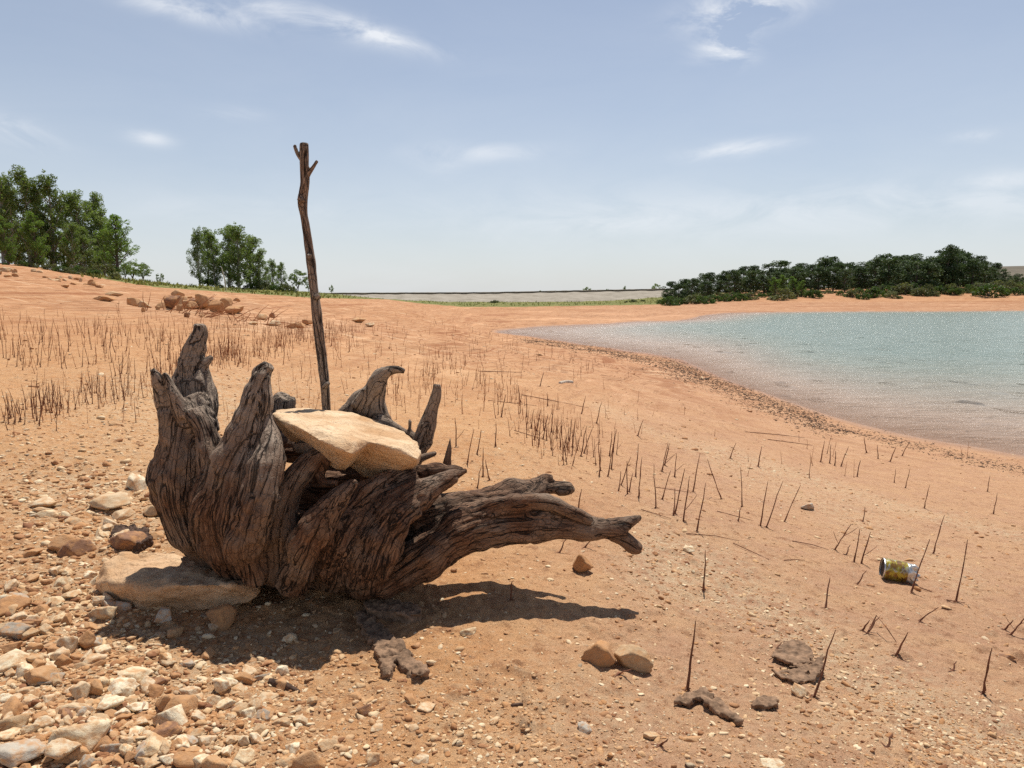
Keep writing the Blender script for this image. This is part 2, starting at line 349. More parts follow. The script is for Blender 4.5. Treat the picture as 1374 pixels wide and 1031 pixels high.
# ------------------------------------------------------------------ ground sheet
def build_ground():
    th = np.concatenate([np.linspace(-180, -48, 50)[:-1], np.linspace(-48, -38, 30)[:-1], np.linspace(-38, 38, 760), np.linspace(38, 48, 30)[1:], np.linspace(48, 180, 50)[1:-1]])
    th = np.radians(th)
    rr = np.concatenate([np.geomspace(.12, 1.25, 24)[:-1], np.geomspace(1.25, 7, 470)[:-1], np.geomspace(7, 45, 230)[:-1], np.geomspace(45, 180, 90)[:-1], np.geomspace(180, 2500, 30)])
    T, RR = np.meshgrid(th, rr, indexing='ij'); x = (np.sin(T)*RR).ravel(); y = (np.cos(T)*RR).ravel()
    z = np.concatenate([ground_z(x[i:i+100000], y[i:i+100000]) for i in range(0, len(x), 100000)])
    n, k = T.shape; i = np.arange(n)[:, None]; j = np.arange(k-1)[None]; i2 = (i+1) % n
    f = np.stack([i*k+j, i*k+j+1, i2*k+j+1, i2*k+j], -1).reshape(-1, 4)
    c = len(x); x = np.append(x, 0); y = np.append(y, 0); z = np.append(z, ground_z(0, 0)[0])
    px, py = proj(x, np.maximum(y, .3), z)
    front = y > 1
    # grass behind the crest and before the dam
    gb = np.interp(px, [-200, 60, 120, 200, 300, 420, 520, 560, 620, 700, 880, 930, 1000, 1500], [340, 352, 371, 385, 392, 400, 402, 407, 412, 412, 409, 402, 388, 384])
    grass = np.clip((gb-py)/2.5+.5, 0, 1)*np.clip((y-30)/6, 0, 1); grass[y > 150] = 1
    wet = np.clip(1-(z-ZW)/.045, 0, 1)*(y > 3)
    beach = np.clip((px-640-(600-py)*.1)/260, 0, 1)*np.clip(1-(z+.05)/.2, 0, 1)*front
    far = np.clip((y-4.5)/12, 0, 1)
    gr = dens_field(px, py)*front
    v = np.stack([x, y, z], 1)
    me = mesh_np('ground', v, f, M['sand'], True, {'grass': ('FLOAT', grass), 'wet': ('FLOAT', wet), 'beach': ('FLOAT', beach), 'far': ('FLOAT', far), 'gravelly': ('FLOAT', np.clip(gr, 0, 1))})
    bm = bmesh.new(); bm.from_mesh(me); bm.verts.ensure_lookup_table()
    for a in range(n): bm.faces.new((bm.verts[c], bm.verts[a*k], bm.verts[((a+1) % n)*k]))
    bmesh.ops.recalc_face_normals(bm, faces=bm.faces[:]); bm.to_mesh(me); bm.free()
    me.polygons.foreach_set('use_smooth', np.ones(len(me.polygons), bool))
    o = add('ground', me); tag(o, kind='structure', label='orange sandy drawdown shore of the reservoir'); return o

def seg_d(px, py, pts):
    d = np.full(px.shape, 1e9)
    for (ax, ay), (bx, by) in zip(pts[:-1], pts[1:]):
        vx, vy = bx-ax, by-ay; t = np.clip(((px-ax)*vx+(py-ay)*vy)/(vx*vx+vy*vy), 0, 1)
        d = np.minimum(d, np.hypot(px-ax-t*vx, py-ay-t*vy))
    return d
def blob(px, py, cx, cy, rx, ry): return np.exp(-((px-cx)/rx)**2-((py-cy)/ry)**2)
def dens_field(px, py):
    px = np.asarray(px, float); py = np.asarray(py, float)
    d = .125+0*px
    d += 1.0*blob(px, py, 60, 850, 190, 150)+.8*blob(px, py, 150, 690, 110, 50)+.7*blob(px, py, 200, 980, 220, 70)+.5*blob(px, py, 330, 540, 110, 45)
    d += .45*blob(px, py, 60, 650, 160, 40)+.35*blob(px, py, 200, 560, 160, 50)+.45*blob(px, py, 380, 880, 120, 60)
    d += .35*blob(px, py, 660, 640, 90, 45)+.55*blob(px, py, 900, 770, 70, 40)+.5*blob(px, py, 720, 960, 200, 70)
    d += .8*np.exp(-(seg_d(px, py, [(880, 740), (1000, 800), (1150, 900), (1374, 1020)])/38)**2)
    d += .7*np.exp(-(seg_d(px, py, [(800, 545), (900, 590), (1050, 630), (1200, 680), (1374, 722)])/9)**2)
    d += .5*np.exp(-(seg_d(px, py, [(960, 610), (1050, 650), (1160, 700), (1300, 780)])/22)**2)
    d += .30*blob(px, py, 230, 540, 300, 60)+.22*blob(px, py, 640, 520, 160, 60)+.12*blob(px, py, 500, 455, 300, 25)+.3*blob(px, py, 250, 512, 150, 16)
    d += 1.2*blob(px, py, 265, 416, 75, 8)+1.0*blob(px, py, 385, 434, 60, 9)+.6*blob(px, py, 150, 405, 60, 6)
    d += .6*blob(px, py, 1290, 985, 110, 45)+.35*blob(px, py, 1100, 960, 120, 50)+.4*blob(px, py, 420, 440, 110, 12)+.3*blob(px, py, 560, 480, 120, 20)
    return d

# ------------------------------------------------------------------ stones
def ico(sub):
    bm = bmesh.new(); bmesh.ops.create_icosphere(bm, subdivisions=sub, radius=1); bm.verts.ensure_lookup_table()
    v = np.array([p.co[:] for p in bm.verts]); f = np.array([[q.index for q in p.verts] for p in bm.faces]); bm.free(); return v, f
def stone_verts(sub, seed, nplanes=11, rough=.05):
    r = np.random.default_rng(seed); v, f = ico(sub); v = v/np.linalg.norm(v, axis=1)[:, None]
    n = r.normal(size=(nplanes, 3)); n /= np.linalg.norm(n, axis=1)[:, None]; h = r.uniform(.42, .72, nplanes)
    dot = v@n.T; rad = np.where(dot > .05, h/np.maximum(dot, .05), 9).min(axis=1); rad = np.minimum(rad, 1.25)
    v = v*rad[:, None]; v += v*(noise3(v*2.3+seed*3.1)*rough*2)[:, None]
    v -= (v.max(0)+v.min(0))/2; v /= (v.max(0)-v.min(0))/2
    return v, f
STV = [stone_verts(4, 100+i, 12+i % 7, .035) for i in range(14)]
STM = {}
def stone_mesh(i, matname):
    key = (i, matname)
    if key not in STM:
        v, f = STV[i]; STM[key] = mesh_np('stone', v, f, M[matname], False)
    return STM[key]
def bulk(name, variants, xs, ys, zs, scl, rots, tint, matl, smooth=False):
    """one mesh of many small pieces; rots (N,3,3)"""
    V = []; Fc = []; T = []; off = 0
    idx = rng.integers(0, len(variants), len(xs))
    for k, (v, f) in enumerate(variants):
        s = np.where(idx == k)[0]
        if not len(s): continue
        vv = v[None]*scl[s][:, None, :]; vv = np.einsum('nij,nkj->nki', rots[s], vv)
        vv += np.stack([xs[s], ys[s], zs[s]], 1)[:, None]
        V.append(vv.reshape(-1, 3)); Fc.append((f[None]+(np.arange(len(s))*len(v))[:, None, None]+off).reshape(-1, f.shape[1]))
        T.append(np.repeat(tint[s], len(v))); off += len(s)*len(v)
    return mesh_np(name, np.concatenate(V), np.concatenate(Fc), matl, smooth, {'tint': ('FLOAT', np.concatenate(T))})
def rotz_tilt(n, tilt):
    a = rng.uniform(0, 2*np.pi, n); b = rng.normal(0, tilt, n); c = rng.normal(0, tilt, n)
    ca, sa, cb, sb, cc, s_c = np.cos(a), np.sin(a), np.cos(b), np.sin(b), np.cos(c), np.sin(c)
    Rz = np.zeros((n, 3, 3)); Rz[:, 0, 0] = ca; Rz[:, 0, 1] = -sa; Rz[:, 1, 0] = sa; Rz[:, 1, 1] = ca; Rz[:, 2, 2] = 1
    Rx = np.zeros((n, 3, 3)); Rx[:, 0, 0] = 1; Rx[:, 1, 1] = cb; Rx[:, 1, 2] = -sb; Rx[:, 2, 1] = sb; Rx[:, 2, 2] = cb
    Ry = np.zeros((n, 3, 3)); Ry[:, 1, 1] = 1; Ry[:, 0, 0] = cc; Ry[:, 0, 2] = s_c; Ry[:, 2, 0] = -s_c; Ry[:, 2, 2] = cc
    return Rx@Ry@Rz

build_ground()

# ---- landmarks used for labels
LM = [('the boulder under the stump', 235, 780), ('the bottom left corner', 30, 1000), ('the left edge', 20, 800), ('the forked bark', 525, 870),
      ('the rock pair on the sand', 825, 875), ('the tin can', 1208, 765), ('the stump branch tip', 850, 720), ('the bark flakes on the right', 1065, 895),
      ('the stump', 400, 700), ('the bottom edge of the picture', 620, 1015), ('the bottom right corner', 1330, 1000), ('the rotten bark strip', 955, 950),
      ('the big white rock', 110, 985), ('the tip of the left root', 205, 560), ('the dark twig', 380, 922), ('the lone ochre rock', 780, 755),
      ('the rock pile on the slope', 265, 408), ('the waterline', 1000, 530), ('the bleached stick', 760, 519), ('the tall pole', 430, 480),
      ('the left edge of the stubble', 20, 540), ('the stubble on the slope', 130, 460), ('the strand line', 1250, 690)]
ORD = ['leftmost', 'second from left', 'third from left', 'fourth from left', 'fifth from left', 'sixth from left', 'seventh from left', 'eighth from left', 'ninth from left', 'tenth from left', 'eleventh from left', 'twelfth from left']
def rel(px, py):
    nm, lx, ly = min(LM, key=lambda l: math.hypot((l[1]-px), (l[2]-py)*1.6)); dx, dy = px-lx, (py-ly)*1.6
    if 'edge' in nm or 'corner' in nm: return 'near '+nm
    if abs(dx) > abs(dy): return ('left of ' if dx < 0 else 'right of ')+nm
    return ('above ' if dy < 0 else 'below ')+nm
def fit(l):
    for w_ in ('dry ', 'in stubble ', 'upright ', 'medium '):
        if len(l.split()) > 16: l = l.replace(w_, '', 1)
    return l
def unique_labels(items):      # items: (obj, px, label); ordinals inside each set of look-alikes
    by = {}
    for it in items: by.setdefault(it[2], []).append(it)
    for lab, g in by.items():
        g.sort(key=lambda t: t[1])
        for i, (o, px, _) in enumerate(g):
            if len(g) == 1: o['label'] = fit(lab)
            elif i == len(g)-1: o['label'] = fit('rightmost '+lab)
            elif i < len(ORD): o['label'] = fit(ORD[i]+' '+lab)
            else: o['label'] = fit('number %s %s' % (words(i+1), lab.replace('stem in stubble', 'stem')))
def words(n):
    t = ['', 'ten', 'twenty', 'thirty', 'forty', 'fifty', 'sixty', 'seventy', 'eighty', 'ninety']
    u = ['', 'one', 'two', 'three', 'four', 'five', 'six', 'seven', 'eight', 'nine', 'ten', 'eleven', 'twelve', 'thirteen', 'fourteen', 'fifteen', 'sixteen', 'seventeen', 'eighteen', 'nineteen']
    return (u[n] if n < 20 else t[n//10 % 10]+('-'+u[n % 10] if n % 10 else ''))+' from left'

# ---- scattered stones: the 300 largest are things, the rest is gravel
N0 = 480000
cpx = rng.uniform(-90, 1460, N0); cpy = 404+(1095-404)*rng.uniform(0, 1, N0)**.75
keep = rng.uniform(0, 1, N0) < np.clip(dens_field(cpx, cpy), 0, 1.1)*.15
cpx, cpy = cpx[keep], cpy[keep]
X, Y, Z, ok = hit(cpx, cpy); ok &= (Z > ZW+.01) & (Y < 60)
X, Y, Z, cpx, cpy = X[ok], Y[ok], Z[ok], cpx[ok], cpy[ok]
leftness = np.clip(1.15-cpx/600, 0, 1)*np.clip((cpy-520)/150, 0, 1)
S = np.exp(rng.normal(0, .50, len(X)))*(.0031+.0030*leftness)*np.clip(1+(Y-2)*.20, .9, 6)
S *= np.where(rng.uniform(0, 1, len(X)) < .05, 1.9, 1); S = np.minimum(S, .035*np.clip(Y/2, 1, 4))
stump_zone = (np.abs(cpx-430) < 200) & (cpy > 560) & (cpy < 800)
order = np.argsort(-(S/Y)*np.where(stump_zone | (cpx < 0) | (cpx > 1374) | (cpy > 1031) | (cpy < 600), 0.01, 1)); top = order[:240]; rest = order[240:]
items = []
kinds = ['cream']*9+['white']*5+['ochre']*6+['grey']*1+['brown']*1
for i in top:
    k = random.choice(kinds); vi = random.randrange(14); flat = random.choice((.42, .55, .8)); asp = random.uniform(.62, .95)
    s = S[i]*1.15
    o = add('stone', stone_mesh(vi, k), None, (X[i], Y[i], Z[i]+s*flat*.22), (random.gauss(0, .2), random.gauss(0, .2), random.uniform(0, 6.28)), (s, s*asp, s*flat))
    o['category'] = 'stone'; o['group'] = 'loose stones scattered on the sand'
    px, py = float(cpx[i]), float(cpy[i])
    size = 'large' if s > .024 else ('medium' if s > .017 else 'small')
    items.append((o, px, '%s %s %s stone %s' % (size, 'flat' if flat < .5 else ('blocky' if flat > .7 else 'rounded'), k, rel(px, py))))
n = len(rest); sc3 = np.stack([S[rest], S[rest]*rng.uniform(.55, .95, n), S[rest]*rng.uniform(.22, .6, n)], 1)
bigm = (S[rest]/Y[rest]) > .0019
zz = Z[rest]+sc3[:, 2]*.05
tint = np.clip(rng.beta(1.25, 1.25, n), 0, 1)
rt = rotz_tilt(n, .25)
vm = [stone_verts(2, 300+i, 13) for i in range(10)]; vs = [stone_verts(1, 400+i, 12) for i in range(10)]
for nm, msk, vr_ in (('gravel', bigm, vm), ('fine_gravel', ~bigm, vs)):
    r_ = rest[msk]
    o = add(nm, bulk(nm, vr_, X[r_], Y[r_], zz[msk], sc3[msk], rt[msk], tint[msk], M['gravel']))
    tag(o, 'loose pale gravel strewn over the orange sand' if nm == 'gravel' else 'fine grit between the larger gravel', 'gravel', kind='stuff')
print('gravel', len(rest), bigm.sum())

# ---- hero stones (px, py bottom, width px, height px, material, label)
def place_stone(px, py, w, h, k, label, group=None, vi=None, depth=.8, rz=None, sink=.18, cat='stone'):
    p = H(px, py); u = p.y/F; s = w*u/2; hh = h*u/2*1.05
    o = add('stone', stone_mesh(vi if vi is not None else random.randrange(14), k), None, None, (0, 0, rz if rz is not None else random.uniform(-.4, .4)), (s, s*depth, hh))
    y = p.y+s*depth*.6; x = p.x*y/p.y
    o.location = (x, y, float(ground_z(x, y)[0])+hh*(1-2*sink)); tag(o, label, cat, group or 'notable stones on the sand'); return o
for a in [(112, 1003, 78, 40, 'white', 'big pale white angular rock near the bottom left corner'),
          (30, 1030, 70, 26, 'grey', 'flat grey slab cut by the bottom left edge of the picture'),
          (88, 1026, 52, 28, 'cream', 'rounded cream stone directly below the big white rock'),
          (107, 941, 28, 26, 'cream', 'upright cream stone leaning on a rust-brown stone, bottom left'),
          (131, 936, 26, 26, 'ochre', 'rust-brown stone beside the upright cream one, bottom left'),
          (165, 935, 44, 18, 'white', 'long flat white stone right of the rust-brown stone'),
          (150, 958, 36, 20, 'white', 'white chunky stone just above the big white rock'),
          (228, 955, 42, 30, 'ochre', 'rounded ochre clod with a shaded foot below the boulder'),
          (180, 915, 50, 20, 'white', 'pale flaky slab lying below the big boulder'),
          (298, 931, 26, 22, 'white', 'small white wedge-shaped stone below the stump shadow'),
          (328, 917, 28, 16, 'ochre', 'smooth pinkish stone with darker cap below stump shadow'),
          (296, 845, 42, 36, 'ochre', 'brown angular rock in shade under the boulder edge'),
          (219, 838, 26, 24, 'grey', 'rounded grey stone below the boulder in half shade'),
          (140, 832, 34, 20, 'cream', 'cream block left below the boulder'),
          (92, 876, 26, 26, 'cream', 'veined cream stone in the left gravel'),
          (118, 872, 30, 28, 'ochre', 'ochre block in the left gravel beside a veined stone'),
          (22, 860, 44, 20, 'grey', 'wide flat grey stone at the left edge'),
          (85, 740, 40, 26, 'ochre', 'ochre boulder in the gravel left of the stump'),
          (150, 685, 60, 22, 'cream', 'broad cream slab in the gravel left of the stump'),
          (60, 684, 36, 16, 'cream', 'pale flat stone near the left edge at mid height'),
          (210, 695, 40, 20, 'cream', 'pale wedge against the left flank of the stump'),
          (55, 920, 50, 24, 'ochre', 'ochre clod at the left edge above a cream slab'),
          (20, 982, 40, 24, 'cream', 'cream slab tilted at the left edge near the corner'),
          (781, 769, 33, 31, 'ochre', 'lone ochre rock with dark left face below the branch'),
          (803, 892, 50, 40, 'ochre', 'rounded brown rock, left of the touching pair on the sand'),
          (848, 899, 52, 38, 'cream', 'split cream rock with white break, right of the touching pair'),
          (605, 751, 34, 30, 'brown', 'dark red-brown rock wedged behind the stump under the branch'),
          (580, 764, 32, 20, 'brown', 'flat dark rock in shade beneath the branch root'),
          (628, 851, 24, 10, 'white', 'pale chip with dark side below the branch shadow'),
          (868, 893, 20, 8, 'white', 'flat white flake right of the rock pair'),
          (1035, 1030, 34, 12, 'white', 'white stone cut by the bottom edge right of centre'),
          (1082, 684, 20, 10, 'grey', 'pale grey stone among the stems right of the branch'),
          (1352, 883, 24, 10, 'brown', 'dark flat stone near the right edge'),
          (924, 742, 18, 9, 'white', 'small white stone under the gravel band right of the branch'),
          (172, 738, 56, 24, 'brown', 'dark brown stone in shade behind the big boulder')]:
    place_stone(*a)

# rocks piled on the slope and along the crest
pile = [(218,412,24,12,'ochre'),(232,418,26,20,'brown'),(245,413,22,22,'ochre'),(255,417,26,14,'cream'),(262,409,20,14,'brown'),(272,418,24,22,'ochre'),(283,411,20,16,'brown'),
        (290,421,24,18,'ochre'),(303,417,22,18,'ochre'),(312,424,24,12,'cream'),(320,419,18,10,'ochre'),(240,403,20,14,'ochre'),(180,407,24,14,'ochre'),(192,411,20,10,'cream'),(140,403,36,8,'ochre'),(154,396,26,8,'cream'),
        (352,427,20,9,'cream'),(368,433,22,8,'cream'),(398,437,30,9,'ochre'),(412,432,18,8,'ochre'),(340,436,16,6,'cream'),(482,433,22,8,'ochre'),(497,438,18,6,'cream'),(427,424,12,8,'ochre'),(302,393,12,4,'cream'),(318,404,12,6,'ochre'),(88,386,12,6,'ochre')]
it2 = []
pile += [(random.gauss(268, 34), random.gauss(414, 6), random.uniform(6, 14), random.uniform(4, 10), random.choice(['ochre', 'brown', 'ochre'])) for _ in range(30)]
for a in pile:
    o = place_stone(a[0], a[1]+1, a[2]*.85, a[3]*1.0, 'ochre' if a[4] == 'cream' and 205 < a[0] < 330 else a[4], '', 'rocks heaped on the slope', sink=.1); a = (*a[:4], 'ochre' if a[4] == 'cream' and 205 < a[0] < 330 else a[4]); it2.append((o, a[0], ('%s rock %s' % (a[4], 'in the heap on the slope' if 205 < a[0] < 330 and a[1] > 402 else ('lying left of the heap on the slope' if a[0] < 205 else 'lying on the bare slope right of the heap')))))
for i in range(26):
    px = 2+i*5.4+random.uniform(-3, 3); py = float(np.interp(px, [0, 60, 140], [364, 371, 381]))+random.uniform(-2, 8)
    k = random.choice(['cream', 'ochre', 'ochre']); o = place_stone(px, py, random.uniform(5, 15), random.uniform(3, 8), k, '', 'rocks along the crest of the slope', sink=.3)
    it2.append((o, px, '%s rock on the crest below the left trees' % k))
unique_labels(items+it2)

# ------------------------------------------------------------------ organic wood/rock via lofted limbs and voxel remesh
def limb_tube(bm, pts, rads, asp=1.0, seg=14):
    pts = [Vector(p) for p in pts]; rings = []
    for i, p in enumerate(pts):
        d = (pts[min(i+1, len(pts)-1)]-pts[max(i-1, 0)]).normalized()
        side = d.cross(Vector((0, 1, 0)));
        if side.length < .1: side = d.cross(Vector((0, 0, 1)))
        side.normalize(); up = side.cross(d).normalized(); rr = rads[i]
        rings.append([bm.verts.new(p+side*math.cos(a)*rr+up*math.sin(a)*rr*asp) for a in (2*math.pi*j/seg for j in range(seg))])
    for a, b in zip(rings, rings[1:]):
        for j in range(seg): bm.faces.new((a[j], a[(j+1) % seg], b[(j+1) % seg], b[j]))
    bm.faces.new(rings[0][::-1]); bm.faces.new(rings[-1])
def catmull(P_, n=4):
    P_ = np.array(P_, float); out = []
    for i in range(len(P_)-1):
        p0 = P_[max(i-1, 0)]; p1 = P_[i]; p2 = P_[i+1]; p3 = P_[min(i+2, len(P_)-1)]
        for k in range(n):
            t = k/n; out.append(.5*((2*p1)+(-p0+p2)*t+(2*p0-5*p1+4*p2-p3)*t*t+(-p0+3*p1-3*p2+p3)*t**3))
    out.append(P_[-1]); return np.array(out)
def remesh(bm, voxel, smooth_it=2):
    bmesh.ops.recalc_face_normals(bm, faces=bm.faces[:])
    me = bpy.data.meshes.new('tmp'); bm.to_mesh(me); bm.free(); o = bpy.data.objects.new('tmp', me); COL.objects.link(o)
    md = o.modifiers.new('r', 'REMESH'); md.mode = 'VOXEL'; md.voxel_size = voxel
    if smooth_it: ms = o.modifiers.new('s', 'SMOOTH'); ms.factor = .5; ms.iterations = smooth_it
    dg = bpy.context.evaluated_depsgraph_get(); ev = o.evaluated_get(dg); m2 = bpy.data.meshes.new_from_object(ev)
    bpy.data.objects.remove(o); bpy.data.meshes.remove(me)
    v = np.zeros(len(m2.vertices)*3, np.float32); m2.vertices.foreach_get('co', v); v = v.reshape(-1, 3).astype(float)
    nr = np.zeros(len(m2.vertices)*3, np.float32); m2.vertex_normals.foreach_get('vector', nr); nr = nr.reshape(-1, 3).astype(float)
    return m2, v, nr
def organic(name, limbs, voxel, material, parent=None, ridge=.006, lump=.008, rs=60., asp=1.0, origin=None, sm=2, pits=0.0, world=False, warp=0):
    """limbs: list of lists of (px,py,Y,rpx) in photo measure, turned into metres; returns one object"""
    bm = bmesh.new(); segs = []
    for li, L in enumerate(limbs):
        a = asp
        if isinstance(L, tuple): L, a = L
        raw = []
        for px, py, Y, r in L:
            if world: raw.append((px, py, Y, r))
            else: p = P(px, py, Y); raw.append((*p, r*Y/F))
        C = catmull(raw, 4); C[:, 3] = np.maximum(C[:, 3], voxel*.75)
        limb_tube(bm, [c[:3] for c in C], [c[3] for c in C], a)
        pts = C[:, :3]; s = 0; e1 = None
        for i in range(len(pts)-1):
            d = pts[i+1]-pts[i]; ln = np.linalg.norm(d)+1e-9; d = d/ln
            if e1 is None: e1 = np.cross(d, [.3, 1, .2]); e1 /= np.linalg.norm(e1)
            e1 = e1-d*(e1@d); e1 /= np.linalg.norm(e1); e2 = np.cross(d, e1)
            segs.append((pts[i], d, ln, C[i, 3], C[i+1, 3], e1.copy(), e2, s, li)); s += ln
    m2, v, nr = remesh(bm, voxel, sm)
    if warp: v = v+warp*np.stack([noise3(v*5+1), noise3(v*5+30), noise3(v*5+60)], 1)+warp*.5*np.stack([noise3(v*13+1), noise3(v*13+30), noise3(v*13+60)], 1)
    rad_ = np.full(len(v), .03)
    best = np.full(len(v), 1e9); gr = np.zeros((len(v), 3))
    for (p, d, ln, r0, r1, e1, e2, s, li) in segs:
        rel_ = v-p; t = np.clip(rel_@d/ln, 0, 1); q = rel_-(t*ln)[:, None]*d; ds = np.linalg.norm(q, axis=1)/(r0+(r1-r0)*t+.01)
        m_ = ds < best; best[m_] = ds[m_]; rad_[m_] = (r0+(r1-r0)*t)[m_]
        g = np.stack([q@e1+li*.37, q@e2+li*.11, s+t*ln+li*.53], 1); gr[m_] = g[m_]
    lump = lump*np.clip(rad_/.05, .12, 1.1); ridge = ridge*np.clip(rad_/.03, .4, 1)
    rd = noise3(gr*[rs*.6, rs*.6, 3.2]); rd2 = noise3(gr*[rs*2.1, rs*2.1, 9]+7)
    disp = ridge*(.25-1.3*np.exp(-(rd/.07)**2)*np.clip(noise3(v*6+20)*2+.6, 0, 1))+ridge*.45*(rd2-.5*np.exp(-(rd2/.1)**2))+lump*noise3(v*11)+lump*.4*noise3(v*27+3)
    disp += ridge*.55*noise3(gr*[rs*.33, rs*.33, 3]+3)
    if pits: disp -= np.clip(rad_/.05, .2, 1)*pits*np.clip(noise3(v*30+9)-.25, 0, 1)*np.clip(noise3(v*7+4)+.15, 0, 1)*4
    v2 = v+nr*disp[:, None]
    org = Vector(origin) if origin is not None else Vector(v2.mean(0))
    m2.vertices.foreach_set('co', (v2-np.array(org)).astype(np.float32).ravel())
    a = m2.attributes.new('grain', 'FLOAT_VECTOR', 'POINT'); a.data.foreach_set('vector', gr.astype(np.float32).ravel())
    m2.materials.clear(); m2.materials.append(material); m2.polygons.foreach_set('use_smooth', np.ones(len(m2.polygons), bool)); m2.update()
    o = add(name, m2, parent); o.location = org if parent is None else org-parent.location
    return o

stump_root = add('tree_stump', None, None, (P(420, 760, 2.08).x, 2.08, 0)); tag(stump_root, 'gnarled weathered root stump lying on the sand with a slab on it', 'tree stump')
body = [
    ([(262,705,2.12,42),(330,722,2.13,58),(430,738,2.13,60),(520,738,2.12,52),(590,722,2.1,28)]),
    ([(380,655,2.2,30),(430,660,2.2,34),(490,665,2.18,34)]),
    ([(320,680,2.28,48),(430,690,2.32,55),(530,690,2.28,42)]),
    # left column
    ([(300,745,2.04,26),(268,722,2.0,34),(247,680,1.99,38),(245,620,2.0,37),(252,570,2.03,34),(248,535,2.05,27)]),
    ([(232,690,1.99,20),(226,640,1.97,17),(228,590,1.98,18),(232,555,2.0,18)]),
    ([(285,725,1.96,22),(275,680,1.93,22),(283,630,1.94,20),(278,585,1.96,18),(262,550,1.98,14)]),
    ([(240,560,2.02,24),(226,528,2.0,15),(214,508,1.98,9),(205,494,1.97,5)]),
    ([(250,560,1.98,13),(237,530,1.97,9),(229,512,1.97,6),(223,498,1.97,3)]),
    ([(270,580,2.08,28),(262,535,2.1,25),(256,498,2.12,21),(262,470,2.12,13),(268,452,2.12,9),(269,438,2.12,8)]),
    ([(262,505,2.11,8),(276,489,2.11,5),(283,483,2.11,3)]),
    # tall centre root
    ([(335,768,2.0,30),(308,728,1.94,40),(297,680,1.91,38),(312,630,1.91,30),(330,590,1.92,25),(343,550,1.93,21),(350,515,1.94,18),(356,498,1.95,14),(363,489,1.95,9)]),
    ([(285,740,1.95,20),(272,700,1.9,22),(285,660,1.88,17),(298,625,1.89,11),(308,600,1.9,6)]),
    ([(356,560,1.93,10),(363,585,1.91,12),(358,618,1.86,20),(347,665,1.82,26),(333,715,1.82,28),(338,765,1.90,24)]),
    ([(340,590,1.9,10),(322,640,1.86,14),(308,700,1.85,16),(318,755,1.9,14)]),
    # finger C
    ([(372,775,1.95,24),(370,725,1.90,27),(376,685,1.89,22),(392,650,1.90,18),(410,624,1.92,15),(427,611,1.94,11),(440,620,1.95,9)]),
    ([(396,600,1.98,9),(418,602,1.96,11),(434,612,1.95,10),(428,632,1.94,7),(432,645,1.92,6),(452,648,1.9,5)]),
    # finger D
    ([(395,785,1.93,18),(405,752,1.85,27),(424,712,1.82,24),(441,682,1.81,19),(457,662,1.82,13),(470,651,1.84,9),(479,646,1.84,5)]),
    ([(430,745,1.86,14),(438,712,1.83,12),(452,685,1.83,9),(466,664,1.83,6)]),
    # broad slabs
    ([(445,782,1.98,22),(450,740,1.90,34),(468,705,1.92,33),(497,672,1.96,28),(530,650,2.0,22),(560,640,2.03,15)]),
    ([(485,785,1.99,24),(497,745,1.91,36),(515,705,1.91,34),(545,675,1.94,26),(580,651,1.98,15),(606,639,2.01,8),(625,633,2.02,3)]),
    ([(560,672,1.97,10),(590,655,1.99,7),(612,644,2.0,4)]),
    ([(540,645,2.1,18),(575,636,2.07,12),(600,632,2.05,8),(622,632,2.05,3)]),
    # long branch
    ([(480,792,2.0,10),(520,778,1.98,22),(560,752,1.97,30),(595,725,1.98,31),(635,706,2.01,30),(685,699,2.05,27),(735,703,2.08,22),(780,707,2.11,17),(815,710,2.13,13),(838,713,2.14,13)]),
    ([(815,704,2.13,9),(840,702,2.14,8),(856,698,2.14,5),(862,696,2.14,3)]),
    ([(820,716,2.13,9),(840,722,2.13,9),(853,731,2.13,8.5),(862,736,2.13,6)]),
    ([(560,700,2.06,22),(605,688,2.07,24),(655,679,2.10,24),(702,665,2.15,21),(728,646,2.2,11),(742,640,2.2,5)]),
    ([(620,700,2.0,14),(650,686,2.0,12),(690,676,2.02,11),(735,674,2.05,10),(760,684,2.07,9),(790,696,2.09,7)]),
    ([(705,660,2.18,13),(742,654,2.2,9),(757,656,2.2,11),(769,652,2.2,7)]),
    ([(560,690,2.16,18),(610,678,2.18,16),(660,668,2.2,14),(700,660,2.2,11)]),
    # back wall and upright roots behind
    ([(288,640,2.2,22),(315,612,2.24,14),(345,600,2.26,18),(400,598,2.3,24),(460,610,2.3,24),(520,628,2.28,24),(560,655,2.2,22)]),
    ([(286,606,2.12,9),(302,590,2.15,6),(320,572,2.18,5)]),
    ([(430,600,2.3,20),(456,566,2.28,14),(480,548,2.28,17),(497,527,2.28,14),(507,507,2.27,11),(520,497,2.26,7),(533,495,2.26,5.5),(543,497,2.26,4)]),
    ([(520,590,2.28,15),(505,555,2.28,13),(503,530,2.28,11),(512,505,2.27,7)]),
    ([(476,548,2.25,9),(484,533,2.25,6),(487,520,2.25,2.5)]),
    ([(535,655,2.2,16),(560,605,2.2,12),(573,575,2.2,11),(580,548,2.2,8),(586,527,2.2,6),(587,514,2.2,5)]),
    ([(505,565,2.25,8),(530,572,2.24,6),(552,582,2.22,6),(574,598,2.2,9)]),
    ([(552,586,2.22,4),(551,572,2.22,2.5),(549,560,2.22,1.5)]),
    ([(600,645,2.12,9),(603,615,2.12,5),(606,590,2.12,1.5)]),
    ([(540,622,2.13,8),(570,616,2.12,6),(588,611,2.12,3.5)]),
    ([(380,575,2.3,16),(376,545,2.3,14),(382,530,2.3,10)]),
    ([(385,560,2.3,10),(390,540,2.3,7),(393,532,2.3,4)]),
]
organic('wood', body, .0052, M['stump'], stump_root, ridge=.0048, lump=.017, rs=46., asp=1.0, sm=1, pits=.010, warp=.010)

